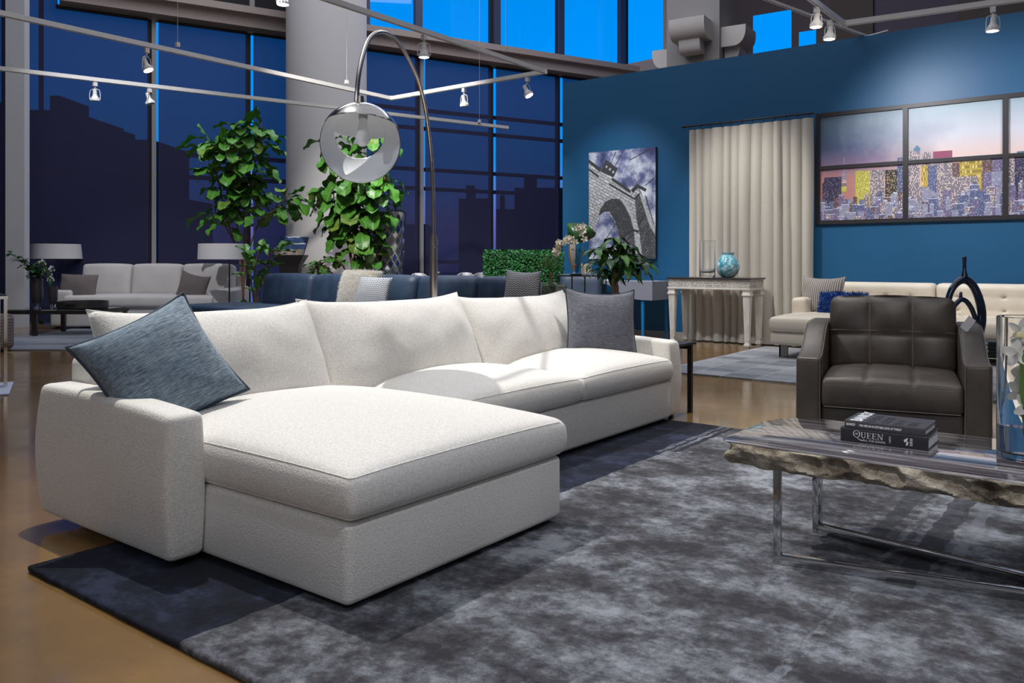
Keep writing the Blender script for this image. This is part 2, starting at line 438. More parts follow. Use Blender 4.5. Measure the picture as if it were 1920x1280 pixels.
# black blinds above the left part of the beam
b = B(); wbox(b, wt(124), wt(690), 5.46, 9.0, -.02, .0); struct(b.build('trim_4', mat('black_blind', (.004, .004, .006), .7), smooth=False))
b = B(); wbox(b, wt(466), wt(475), 5.46, 9.0, -.1, -.02); struct(b.build('trim_5', LITEF, smooth=False))
# return wall beyond the corner
cdir = (RT * .707 - FW * .707); cp = WP(T1, 0, 0)
def CP(s_, z, o=0): return cp + cdir * s_ + Vector((cdir.y, -cdir.x, 0)) * -o + Vector((0, 0, z))
b = B()
def cbox(b, s0, s1, z0, z1, o0, o1):
    q = [CP(s0, z0, o0), CP(s1, z0, o0), CP(s1, z0, o1), CP(s0, z0, o1)]; a = [b.bm.verts.new(x) for x in q]
    c_ = [b.bm.verts.new(x + Vector((0, 0, z1 - z0))) for x in q]
    [b.bm.faces.new(a[::-1]), b.bm.faces.new(c_)] + [b.bm.faces.new((a[i], a[(i + 1) % 4], c_[(i + 1) % 4], c_[i])) for i in range(4)]
cbox(b, 0, 1.9, 4.4, 5.62, -.1, .2); struct(b.build('trim_6', BEAMM, smooth=False))
b = B(); cbox(b, 1.05, 1.5, 5.6, 9, -.1, .2); struct(b.build('wall_return', BEAMM, smooth=False))
# brown bulkhead wall above the blue partition with its small high window
BROWNW = mat('brown_grey_wall', (.105, .082, .088), .8)
def XP(u, v, Z=16.5): return at(u, v, Z)
b = B()
y0 = at(1345, 0, 16.5); dR = (RT * .83 - FW * .557)
def BP(s_, z): return y0 + dR * s_ + Vector((0, 0, z - y0.z))
def bs(u):
    k = (u - 960) / F; d = FW + RT * k; det = dR.x * -d.y + d.x * dR.y
    return (-y0.x * -d.y - d.x * y0.y) / det
def bq(b, u0, u1, z0, z1, o=0, mi=0):
    nn = Vector((dR.y, -dR.x, 0)); nn = nn if nn.dot(FW) < 0 else -nn
    b.poly([BP(bs(u0), z0) + nn * o, BP(bs(u1), z0) + nn * o, BP(bs(u1), z1) + nn * o, BP(bs(u0), z1) + nn * o], mi)
bq(b, 1340, 1412, 2, 9); bq(b, 1412, 1484, 5.75, 9); bq(b, 1412, 1484, 2, 4.3); bq(b, 1484, 1498, 2, 9); bq(b, 1498, 1530, 5.3, 9); bq(b, 1498, 1530, 2, 4.3); bq(b, 1530, 2300, 2, 9)
struct(b.build('wall_bulkhead', BROWNW, smooth=False))
b = B(); bq(b, 1560, 1640, 4, 9, .15, 0); bq(b, 1797, 2300, 4, 9, .15, 0); struct(b.build('trim_7', mat('umber_panel', (.078, .062, .058), .8), smooth=False))
b = B(); bq(b, 1640, 1797, 4, 5.75, .1); struct(b.build('trim_8', mat('plum_panel', (.082, .068, .098), .8), smooth=False))
# ceiling, and the room walls behind the camera
CEIL = mat('dark_ceiling', (.10, .095, .09), .9)
b = B(); q0 = WP(T0 - 1, 0, .1); q1 = WP(T1 + .3, 0, .1)
b.prism([(12, -8), (12, q1.y), (q1.x, q1.y), (q0.x, q0.y), (-16, -8)], lambda x, y, d: Vector((x, y, d)), 9.0, 9.2); struct(b.build('ceiling', CEIL, smooth=False))
GREYW = mat('warm_grey_wall', (.30, .28, .26), .8)
b = B(); b.span((-20, -5.2, 0), (9, -5.0, 9)); struct(b.build('wall_back', GREYW, smooth=False))
b = B(); b.span((8.0, -5, 0), (8.2, 25, 9)); struct(b.build('wall_right', GREYW, smooth=False))
b = B(); p = WP(T0, 0, 0); b.bar((p.x, p.y, 4.5), (-14, -5.2, 4.5), .2, 9); struct(b.build('wall_left', GREYW, smooth=False))

# columns
cc = at(612.5, 0, 14.6); cc.z = 0; rr = 74 / F * 14.6
b = B(); b.lathe([(0, 0), (rr + .03, 0), (rr + .03, .12), (rr, .13), (rr, 9.0)], cc, 64); struct(b.build('trim_9', PLASTER))
b = B(); p = at(33, 0, 12.75); p.z = 0
q = Matrix.Rotation(YAW + math.radians(14), 3, 'Z'); b.box((p.x, p.y, 4.5), (.26, .24, 9), q); struct(b.build('trim_10', mat('pale_post', (.58, .58, .60), .7), smooth=False))
b = B(); ck = at(1349, 0, 14.2); x_ = RT * .848 - FW * .53; y_ = FW * .848 + RT * .53; q = Matrix.Rotation(YAW - math.radians(32), 3, 'Z'); p2 = ck - x_ * .475 + y_ * .475
b.box((p2.x, p2.y, 4.5), (.95, .95, 9), q); struct(b.build('trim_11', mat('grey_square_column', (.25, .235, .225), .8), smooth=False))
# scroll brackets on the square column
CORB = mat('bracket_plaster', (.52, .48, .45), .7)
def bracket(loc, rz, L, lab, s=1.0):
    r = thing('scroll_bracket', lab, 'bracket', loc, rz, 'scroll brackets around the square column')
    def half(w_, h_, drop):
        return [(-w_ / 2, 0), (w_ / 2, 0), (w_ / 2, -h_ * .25)] + [(w_ / 2 - w_ * .0 - (1 - math.cos(a)) * w_ * .5 * .9, -h_ * .25 - math.sin(a) * h_ * .75) for a in [PI / 2 * k / 6 for k in range(1, 7)]] + [(-w_ / 2, -h_)]
    b = B(); b.prism([(x * s, y * s + .12 * s) for x, y in half(.42, .34, 0)], lambda x, y, d: Vector((x, d, y)), -L / 2, L / 2); b.build('upper_scroll', CORB, r, 50)
    b = B(); b.prism([(x * s - .06 * s, y * s - .2 * s) for x, y in half(.26, .24, 0)], lambda x, y, d: Vector((x, d, y)), -L * .3, L * .3); b.build('lower_scroll', CORB, r, 50)
def ckz(v): k = ck.copy(); k.z = EYE + (HOR - v) / F * 14.2; return k
a = ckz(50) - x_ * .44 - y_ * .21; bracket(a, YAW + math.radians(238), .62, 'grey plaster scroll bracket on the front of the square column')
a = ckz(62) + y_ * .40 + x_ * .21; bracket(a, YAW + math.radians(-32), .62, 'grey plaster scroll bracket on the column beside the small high window')
a = ckz(82) - x_ * 1.14 + y_ * .45; bracket(a, YAW + math.radians(148), .3, 'small grey scroll bracket on the left side of the square column')

# the street outside
OUT = mat('dark_building', (.02, .018, .025), .9)
b = B(); b.poly([(-200, 20, -3), (200, 20, -3), (200, 300, -3), (-200, 300, -3)]); b.poly([(-200, -100, -3), (-16, -100, -3), (-16, 20, -3), (-200, 20, -3)])
struct(b.build('ground', OUT, smooth=False))
for (u0, u1, v, Z, lab) in [(-150, 28, 212, 60, 'dark block of flats outside, at the far left edge'), (54, 128, 206, 70, 'tall dark building outside behind the left lamp'),
                            (124, 286, 262, 88, 'long dark building outside behind the left sofa'), (286, 345, 372, 104, 'low dark building outside behind the tall plant'),
                            (860, 920, 372, 90, 'dark building outside to the right of the arc lamp pole'), (930, 965, 392, 85, 'dark building outside left of the hedge top'),
                            (965, 1060, 352, 95, 'dark building outside nearest the blue wall corner'), (700, 800, 420, 85, 'low dark building outside behind the mirrored stand')]:
    a = at(u0, v, Z); c_ = at(u1, v, Z); m = (a + c_) / 2; r = thing('distant_building', lab, 'building', (m.x, m.y, -3), YAW, 'buildings outside')
    w_ = (c_ - a).length; h_ = a.z + 3
    b = B(); b.span((-w_ / 2, 0, 0), (w_ / 2, 10, h_)); b.build('wall', OUT, r, smooth=False)
    b = B(); b.span((-w_ * .3, 2, h_), (-w_ * .05, 7, h_ + 1.6)); b.build('roof_plant_room', OUT, r, smooth=False)
# ================================================================ RUG
t = NT('mottled_silk_rug')
sp = t.n('ShaderNodeSeparateXYZ'); t.l(t.tc.outputs['Object'], sp.inputs[0]); X, Y = sp.outputs[0], sp.outputs[1]
warp = t.noise(9, detail=3)
Xw = t.math('ADD', X, t.math('MULTIPLY', t.math('SUBTRACT', warp, .5), .05))
n1 = t.noise(1, t.map((2.6, 3.6, 1)), 5, .62); n2 = t.noise(22, detail=4, rough=.7); n3 = t.noise(420, detail=2)
g = t.ramp(t.math('ADD', t.math('MULTIPLY', n1, .62), t.math('MULTIPLY', n2, .38)), [(.41, (.042, .040, .044)), (.49, (.105, .106, .118)), (.545, (.215, .225, .25)), (.62, (.39, .41, .45))])
nv = t.ramp(t.math('ADD', t.math('MULTIPLY', n1, .6), t.math('MULTIPLY', n2, .4)), [(.42, (.003, .004, .010)), (.51, (.008, .012, .030)), (.60, (.030, .042, .085))])
def band(x0, x1): return t.math('MULTIPLY', t.math('GREATER_THAN', Xw, x0), t.math('LESS_THAN', Xw, x1))
c = t.mix(t.math('LESS_THAN', Xw, -1.98), g, nv)
c = t.mix(t.math('MULTIPLY', band(-1.955, -1.925), t.math('GREATER_THAN', Y, 3.9)), c, (.02, .024, .036))
c = t.mix(t.math('MULTIPLY', t.math('MULTIPLY', band(-2.025, -1.995), t.math('GREATER_THAN', Y, 3.85)), t.ramp(n2, [(.38, .1), (.6, .8)])), c, (.24, .26, .29))
c = t.mix(t.math('MULTIPLY', band(-.71, -.685), t.ramp(n2, [(.4, 0.0), (.6, .6)])), c, (.34, .36, .40))
c = t.mix(t.math('MULTIPLY', t.math('MULTIPLY', band(-.64, -.56), t.math('GREATER_THAN', Y, 2.7)), .75), c, (.035, .037, .046))
c = t.mix(t.math('MULTIPLY', t.math('MULTIPLY', band(-.81, -.745), t.math('GREATER_THAN', Y, 3.1)), .7), c, (.04, .042, .05))
c = t.mix(t.math('MULTIPLY', t.math('MULTIPLY', band(-.53, -.49), t.math('GREATER_THAN', Y, 2.7)), .4), c, (.33, .35, .39))
c = t.mix(t.ramp(n3, [(.40, .32), (.62, 0.0)]), c, (.012, .013, .018))
t.base(c); t.set(Roughness=.9, Sheen_Weight=.05, Sheen_Roughness=.4, Specular_IOR_Level=.2)
t.bump(t.math('ADD', t.math('MULTIPLY', n3, .6), t.math('MULTIPLY', n2, .8)), .8, .012); RUG = t.m
b = B()
x0, x1, y0, y1 = -2.87, 1.6, 1.175, 4.68
r = bpy.data.objects.new('area_rug', None)
b.rbox(((x0 + x1) / 2, (y0 + y1) / 2, .011), (x1 - x0, y1 - y0, .022), .009, n=60)
for v in b.bm.verts:
    k = noise.noise(v.co * 30)
    if v.co.z > .012: v.co.z += k * .002
    e = min(v.co.x - x0, x1 - v.co.x, v.co.y - y0, y1 - v.co.y)
    if e < .02: v.co.x += noise.noise(v.co * 25) * .004; v.co.y += noise.noise(v.co * 25 + Vector((5, 5, 5))) * .004
tag(b.build('area_rug', RUG), 'large mottled grey and navy rug under the white sectional sofa', 'rug')

# ================================================================ WHITE SECTIONAL
OX, OY = -1.759, 1.546                                   # front left corner of the chaise
sec = thing('sectional_sofa', 'large white boucle sectional sofa with a chaise on its left end', 'sofa', (OX, OY, 0))
def S(b_, a, z): return Vector((-b_, a, z))              # b_ = back from the chaise front, a = along the sofa
def base_fn(p, h): return Vector((p.x, p.y, p.z))
def sofabox(b, b0, b1, a0, a1, z0, z1, r, n=10, fn=None):
    b.rbox(((-b0 - b1) / 2, (a0 + a1) / 2, (z0 + z1) / 2), (b1 - b0, a1 - a0, z1 - z0), r, n, fn)
b = B(); sofabox(b, .0, 1.6, .0, 1.055, .04, .272, .022, 12); b.build('chaise_base', WHITE, sec, 60)
b = B(); sofabox(b, .575, 1.6, 1.057, 3.10, .04, .272, .022, 14); b.build('seat_base', WHITE, sec, 60)
b = B(); b.span((-1.56, .03, .0), (-.04, 1.0, .045)); b.span((-1.56, .9, 0), (-.62, 3.06, .045)); b.build('plinth', FEET, sec, smooth=False)
def arm_fn(sgn):
    def fn(p, h):
        q = p.copy(); zt = p.z / h[2]
        bul = .022 * math.cos(zt * PI / 2 * .95) - .012
        q.y += sgn * bul * (1 if p.y * sgn > 0 else -.15)
        q.x += .014 * math.cos(zt * PI / 2) * (p.x / h[0])
        q.z += .012 * (1 - (p.x / h[0]) ** 2) * (1 if p.z > 0 else 0) + (.012 * (-p.x / h[0]) if p.z > 0 else 0)
        return q
    return fn
ZA = .522
b = B(); sofabox(b, .69, 1.60, -.135, .0, .045, ZA, .024, 18, arm_fn(-1)); b.build('arm', WHITE, sec, 60)
b = B(); sofabox(b, .585, 1.60, 3.10, 3.245, .045, ZA - .005, .024, 18, arm_fn(1)); b.build('arm', WHITE, sec, 60)
b = B(); sofabox(b, 1.46, 1.62, -.01, 3.13, .045, .632, .035, 16); b.build('back_frame', WHITE, sec, 60)
def seat_fn(cr, fr=.0, sd=1):
    def fn(p, h):
        q = p.copy(); a, c_ = p.x / h[0], p.y / h[1]
        s = 1 if p.z > 0 else -.25
        k = (max(0, 1 - a * a) ** .55) * (max(0, 1 - c_ * c_) ** .55)
        w = abs(p.z) / h[2]
        q.z += s * cr * k * w
        q.z += noise.noise(Vector((p.x * 3, p.y * 3, sd))) * .006 * k * w
        e = .014 * (1 - (p.z / h[2]) ** 2)
        if abs(a) > .9: q.x += math.copysign(e, a)
        if abs(c_) > .9: q.y += math.copysign(e, c_) * .6
        return q
    return fn
def cushion(b0, b1, a0, a1, z0, z1, r, cr, sd):
    b = B(); sofabox(b, b0, b1, a0, a1, z0, z1, r, 26, seat_fn(cr, sd=sd)); o = b.build('seat_cushion', WHITE, sec, 75)
    p = B(); h = [(b1 - b0) / 2, (a1 - a0) / 2, (z1 - z0) / 2]; fn = seat_fn(cr, sd=sd); cc_ = S((b0 + b1) / 2, (a0 + a1) / 2, (z0 + z1) / 2)
    X_, Y_, Z_ = h[0] - .293 * r, h[1] - .293 * r, h[2] - .293 * r
    for sg in (1, -1):
        path = [(x, -Y_, sg * Z_) for x in [-h[0] * .5 + (X_ * 1.0 - .03 + h[0] * .5) * k / 40 for k in range(41)]]
        path += [(X_ - .018 * (1 - math.sin(q)) , -Y_ + .018 * (1 - math.cos(q)), sg * Z_) for q in [PI / 2 * k / 5 for k in range(1, 5)]]
        path += [(X_, y, sg * Z_) for y in [-Y_ + .03 + (2 * Y_ - .06) * k / 40 for k in range(41)]]
        p.tube([cc_ + fn(Vector(q), h) for q in path], .0022, 6)
    p.build('welt', WHITE, o, 180); return o
cushion(-.012, 1.36, -.002, 1.066, .275, .405, .032, .088, 1)
cushion(.565, 1.36, 1.072, 2.085, .275, .40, .032, .078, 2)
cushion(.565, 1.36, 2.090, 3.098, .275, .40, .032, .078, 3)
for i, (a0, a1, dz) in enumerate([(-.05, .93, .0), (.90, 1.99, .005), (1.96, 3.06, -.012)]):
    b, rim = pillow_mesh(a1 - a0 + .03, .52, .31, 24, .035, .005, seed=i * 9, ear=.03)
    o = b.build('back_cushion', WHITE, sec, 80)
    o.matrix_local = frame_M(S(1.245, (a0 + a1) / 2, .555 + dz), (0, 1, 0), (-.40, 0, .92))
    p = B(); p.tube(rim, .003, 6, closed=True); q = p.build('welt', WHITE, o)
# pillows on it
def tl(px, ctr): return at(px[0], px[1], ctr)
c0 = at(303, 692, 3.02)
right = RT * .32 + FW * .33 + Vector((0, 0, .20)); down = RT * .27 - FW * .04 + Vector((0, 0, -.37))
M = frame_M(c0, down, right); 
pillow('throw_pillow', 'large blue-grey slub pillow tipped on its corner against the left sofa arm', M, .45, .45, .21, BLUEPIL, PIPE_B, pr=.0065, pinch=.11, seed=3, wr=.004)
c0 = at(1127, 608, 5.12); M = frame_M(c0, RT * .98 + FW * .22, Vector((0, 0, 1)) + FW * .28)
M = M @ Matrix.Rotation(math.radians(3), 4, 'Y')
pillow('throw_pillow', 'slate grey woven pillow at the right end of the white sectional', M, .45, .40, .15, GREYPIL, PIPE_G, pinch=.07, seed=8, ear=.03, pr=.005)
b = B(); p = at(1186, 622, 5.24); b.box((0, 0, 0), (.022, .002, .06)); o = b.build('care_label', mat('white_label', (.6, .58, .52), .7), None); o.matrix_world = frame_M(p, RT, (0, 0, 1)); tag(o, 'small white cloth tag at the right edge of the slate grey pillow', 'tag')

# black metal side table by the right arm
def bx(b, a, c_, bev=0): b.span(a, c_, bev)
r = thing('side_table', 'small black metal side table beyond the right arm of the white sectional', 'table', (-2.69, 4.93, 0))
b = B(); b.span((-.30, 0, .452), (.26, .33, .468)); b.build('table_top', BLACK, r)
for (x, y) in [(.23, .02), (.23, .30), (-.27, .02), (-.27, .30)]:
    b = B(); b.span((x - .014, y - .014, 0), (x + .014, y + .014, .455)); b.build('leg', BLACK, r)
for y in (.006, .29): b = B(); b.span((-.27, y, .42), (.24, y + .024, .452)); b.build('apron', BLACK, r)
r.location = gr(1294, 773) - Vector((.23, .30, 0))

# ================================================================ ARC LAMP
k0 = at(813, 490, 5.12); k1 = at(668, 490, 3.9)
dz = k1 - k0
def arcp(u, v):
    k = (u - 960) / F; d = FW + RT * k; det = dz.x * -d.y + d.x * dz.y
    s = (-k0.x * -d.y - d.x * k0.y) / det
    p = k0 + dz * s; Z = p.x * FW.x + p.y * FW.y
    return at(u, v, Z)
lp = thing('arc_floor_lamp', 'tall brushed steel arc lamp with a globe shade over the white sectional', 'lamp', (k0.x, k0.y, 0))
off = -Vector((k0.x, k0.y, 0))
b = B(); b.lathe([(0, 0), (.17, 0), (.17, .03), (.16, .045), (0, .045)], seg=40); b.build('base', mat('black_marble', (.02, .02, .022), .15), lp)
b = B(); b.tube([(0, 0, .04), (0, 0, 1.14)], .0245, 20); b.tube([(0, 0, 1.135), (0, 0, 1.165)], .019, 20); b.build('lower_pole', STEEL, lp)
b = B(); b.tube([(.022, -.008, 1.09), (.045, -.018, 1.09)], .008, 10); b.build('knob', CHROME, lp)
b = B(); b.tube([(.020, .008, .93), (.034, .014, .93)], .005, 8); b.build('knob', CHROME, lp)
pts = [(813.0, 442), (812.5, 380), (811, 330), (808, 285), (803, 240), (797, 200), (787, 160), (773, 125), (757, 95), (740, 73), (722, 62), (706, 62), (692, 74), (682, 98), (674, 132), (670, 165), (668.5, 192)]
b = B(); b.tube([p + off for p in bez([arcp(*p) for p in pts], 6)], .0115, 12); b.build('arc_tube', STEEL, lp)
sc_ = at(676, 268, 3.9) + off; RS = 76 / F * 3.9
def sph(r):
    m = bmesh.new(); bmesh.ops.create_uvsphere(m, u_segments=96, v_segments=64, radius=r); return m
def cut(m, co, no):
    bmesh.ops.bisect_plane(m, geom=m.verts[:] + m.edges[:] + m.faces[:], plane_co=co, plane_no=no, clear_outer=True)
def shell(name, m, par):
    b = B(); b.bm.free(); b.bm = m; o = b.build(name, [STEEL2, INNER], par, 180)
    s_ = o.modifiers.new('thickness', 'SOLIDIFY'); s_.thickness = .003; s_.offset = -1; s_.material_offset = 1; s_.material_offset_rim = 0
    o.location = sc_; return o
STEEL2 = mat('polished_steel', (.50, .49, .47), .16, 1.0)
INNER = mat('white_enamel_inside', (.86, .88, .90), .3)
UP = Vector((0, 0, 1)); TW = -FW
ax_d = (UP * .96 + TW * -.19 + RT * .04).normalized()
m = sph(RS); cut(m, ax_d * RS * .43, -ax_d); shell('dome', m, lp)
n1_ = (TW * .93 + RT * .12 + UP * -.10).normalized(); hb = (-TW * .90 + RT * -.20 + UP * .42).normalized()
m = sph(RS * .985); cut(m, n1_ * RS * .13, n1_); cut(m, hb * RS * .75, hb); shell('swivel_shade', m, lp)
b = B(); hd = sc_ + Vector((0, 0, RS)); b.tube([hd + UP * .03, hd - UP * .005], [.014, .02], 16); b.build('shade_mount', STEEL, lp)
b = B(); q0 = sc_ + ax_d * RS * .96; ax2 = (ax_d + RT * -.05).normalized()
b.tube([q0, q0 - ax2 * .03], [.032, .024], 20); b.tube([q0 - ax2 * .03, q0 - ax2 * .065], .021, 20); sk = b.build('bulb_socket', mat('grey_socket', (.35, .33, .30), .5), lp)
b = B(); tt = [(0, .019), (.03, .020), (.05, .026), (.075, .032), (.10, .034), (.122, .029), (.135, .016), (.138, .003)]
q1 = q0 - ax2 * .06; b.tube([q1 - ax2 * a for a, _ in tt], [x for _, x in tt], 24); b.build('light_bulb', mat('frosted_bulb', (.82, .84, .86), .3), lp)

# ================================================================ PETRIFIED WOOD COFFEE TABLE
t = NT('petrified_wood_top')
st = t.noise(1, t.map((1.1, 46, 1)), 5, .6); st2 = t.noise(1, t.map((2.5, 130, 1)), 3, .6); big = t.noise(2.2, detail=3)
c = t.ramp(t.math('ADD', t.math('MULTIPLY', st, .7), t.math('MULTIPLY', st2, .3)), [(.40, (.035, .030, .036)), (.47, (.10, .088, .092)), (.52, (.19, .175, .18)), (.56, (.45, .43, .42)), (.60, (.11, .11, .15)), (.66, (.26, .25, .27))])
c = t.mix(t.ramp(big, [(.4, 0.0), (.6, .4)]), c, (.09, .085, .10)); t.base(c)
t.set(Roughness=.07, Specular_IOR_Level=.8, Coat_Weight=.8, Coat_Roughness=.03); WOODTOP = t.m
t = NT('chipped_stone_edge'); ns = t.noise(9, detail=6, rough=.65); vv = t.vor(16)
c = t.ramp(ns, [(.32, (.09, .07, .05)), (.42, (.26, .215, .155)), (.54, (.50, .43, .33)), (.68, (.70, .64, .53))])
t.base(c); t.set(Roughness=.75); t.bump(t.math('ADD', t.noise(45, detail=5, rough=.7), t.math('MULTIPLY', vv, .8)), 1.0, .03); STONE = t.m
ct = thing('coffee_table', 'petrified wood slab coffee table with chipped stone edge and chrome frames', 'table', (0, 0, 0))
TX0 = OX + .62; TY0, TY1 = OY + 1.05, OY + 1.64; TX1 = TX0 + 2.45; ZT = .41
cx, cy = (TX0 + TX1) / 2, (TY0 + TY1) / 2
outl = []
def corner(cx_, cy_, r_, a0, a1, n): return [(cx_ + r_ * math.cos(math.radians(a0 + (a1 - a0) * k / n)), cy_ + r_ * math.sin(math.radians(a0 + (a1 - a0) * k / n))) for k in range(n + 1)]
raw = corner(TX0 + .06, TY0 + .06, .06, 180, 270, 5) + [(TX1 - .2, TY0 - .02)] + corner(TX1 - .12, TY0 + .1, .12, 270, 360, 5) + corner(TX1 - .15, TY1 - .15, .15, 0, 90, 6) + corner(TX0 + .20, TY1 - .2, .2, 90, 180, 8)
def resample(P, step):
    out = []; n = len(P)
    for i in range(n):
        a, c_ = Vector(P[i]), Vector(P[(i + 1) % n]); L = (c_ - a).length; m_ = max(1, int(L / step))
        out += [a + (c_ - a) * k / m_ for k in range(m_)]
    return out
ol = resample(raw, .009); N = len(ol)
b = B(); rows = 16; TH = .072; rings = []
for j in range(rows + 1):
    f_ = j / rows; ring = []
    for i, p in enumerate(ol):
        tn = (ol[(i + 1) % N] - ol[i - 1]).normalized(); nrm = Vector((tn.y, -tn.x))
        s3 = Vector((p.x, p.y, f_ * TH * 1.6))
        vd = noise.voronoi(s3 * 13)[0]
        scoop = .052 * max(0, 1 - (vd[0] / .66) ** 2)
        k = noise.fractal(s3 * 10, .8, 2.2, 5) * .008 + noise.noise(s3 * 3) * .006
        out_ = (-.003 if j == 0 else (k * .7 + .013 * min(1, f_ * 4) - min(scoop, .040) * min(1, f_ * 4) * (1 - .35 * f_) - .020 * f_ ** 2))
        wob = noise.noise(Vector((p.x * 5, p.y * 5, 0))) * .007 * f_
        ring.append(b.bm.verts.new((p.x + nrm.x * out_, p.y + nrm.y * out_, ZT - .004 - TH * f_ + wob * (f_ ** 1.5))))
    rings.append(ring)
for a, c_ in zip(rings, rings[1:]):
    for i in range(N): b.bm.faces.new((a[i], c_[i], c_[(i + 1) % N], a[(i + 1) % N]))
b.bm.faces.new(rings[-1][::-1]); b.build('slab_edge', STONE, ct, 60)
b = B(); top = []
for dz_, ins in ((-.006, .0), (-.001, -.0005), (0, -.003)):
    ring = []
    for i, p in enumerate(ol):
        tn = (ol[(i + 1) % N] - ol[i - 1]).normalized(); nrm = Vector((tn.y, -tn.x)); k = noise.noise(Vector((p.x * 9, p.y * 9, 3))) * .003 - .003
        ring.append(b.bm.verts.new((p.x + nrm.x * (k + ins), p.y + nrm.y * (k + ins), ZT + dz_)))
    top.append(ring)
for a, c_ in zip(top, top[1:]):
    for i in range(N): b.bm.faces.new((a[i], a[(i + 1) % N], c_[(i + 1) % N], c_[i]))
b.bm.faces.new(top[-1]); b.build('slab_top', WOODTOP, ct, 30)
# two crossing rectangular loops
pF, pR = gr(1458, 1056, .02), gr(1533, 998, .02)
fb = gr(1920, 1125, .02); rb = gr(1920, 1094, .02)
def ext(p, q, L): d = (q - p); d.z = 0; d.normalize(); return p + d * L
for p, q in ((pF, fb), (pR, rb)):
    p = Vector((p.x, p.y, 0)); q = Vector((q.x, q.y, 0)); e = ext(p, q, 2.05); b = B(); w_ = .032
    zt = ZT - TH - .016 + .012
    b.bar(p + Vector((0, 0, .038)), e + Vector((0, 0, .038)), w_, .03, bev=.001); b.bar(p + Vector((0, 0, zt)), e + Vector((0, 0, zt)), w_, .02, bev=.001)
    dd = (e - p).normalized() * .011
    for s_ in (p - dd * 0 , e):
        b.box((s_.x, s_.y, (.023 + zt) / 2), (.024, w_, zt - .023), Matrix.Rotation(math.atan2(dd.y, dd.x), 3, 'Z'), .001)
    b.build('frame', CHROME, ct, 30)
# ================================================================ LETTERING
def text(s, size, m, par, M, sx=1.0, ext=.0003, align='LEFT', bold=0.0, name='lettering'):
    cu = bpy.data.curves.new(name, 'FONT'); cu.body = s; cu.size = size; cu.extrude = ext; cu.align_x = align; cu.resolution_u = 3; cu.offset = bold
    o = bpy.data.objects.new('tmp', cu); C.objects.link(o); bpy.context.view_layer.update()
    me = bpy.data.meshes.new_from_object(o.evaluated_get(bpy.context.evaluated_depsgraph_get()))
    bpy.data.objects.remove(o); me.materials.clear(); me.materials.append(m)
    me.transform(M @ Matrix.Diagonal((sx, 1, 1, 1)))
    q = bpy.data.objects.new(name, me); C.objects.link(q); q.parent = par; return q
def axes(o, x, y):
    x, y = Vector(x).normalized(), Vector(y).normalized(); z = x.cross(y); M = Matrix((x, y, z)).transposed().to_4x4(); M.translation = Vector(o); return M
INK = mat('silver_print', (.55, .55, .57), .5); WINK = mat('white_print', (.78, .80, .82), .5)
COVER = mat('black_book_cover', (.018, .018, .022), .42); COVER2 = mat('charcoal_book_cover', (.040, .038, .045), .5)
t = NT('page_block'); t.base(t.mix(t.noise(1, t.map((2, 2, 900)), 2), (.45, .45, .47), (.72, .72, .73))); t.set(Roughness=.8); PAGES = t.m

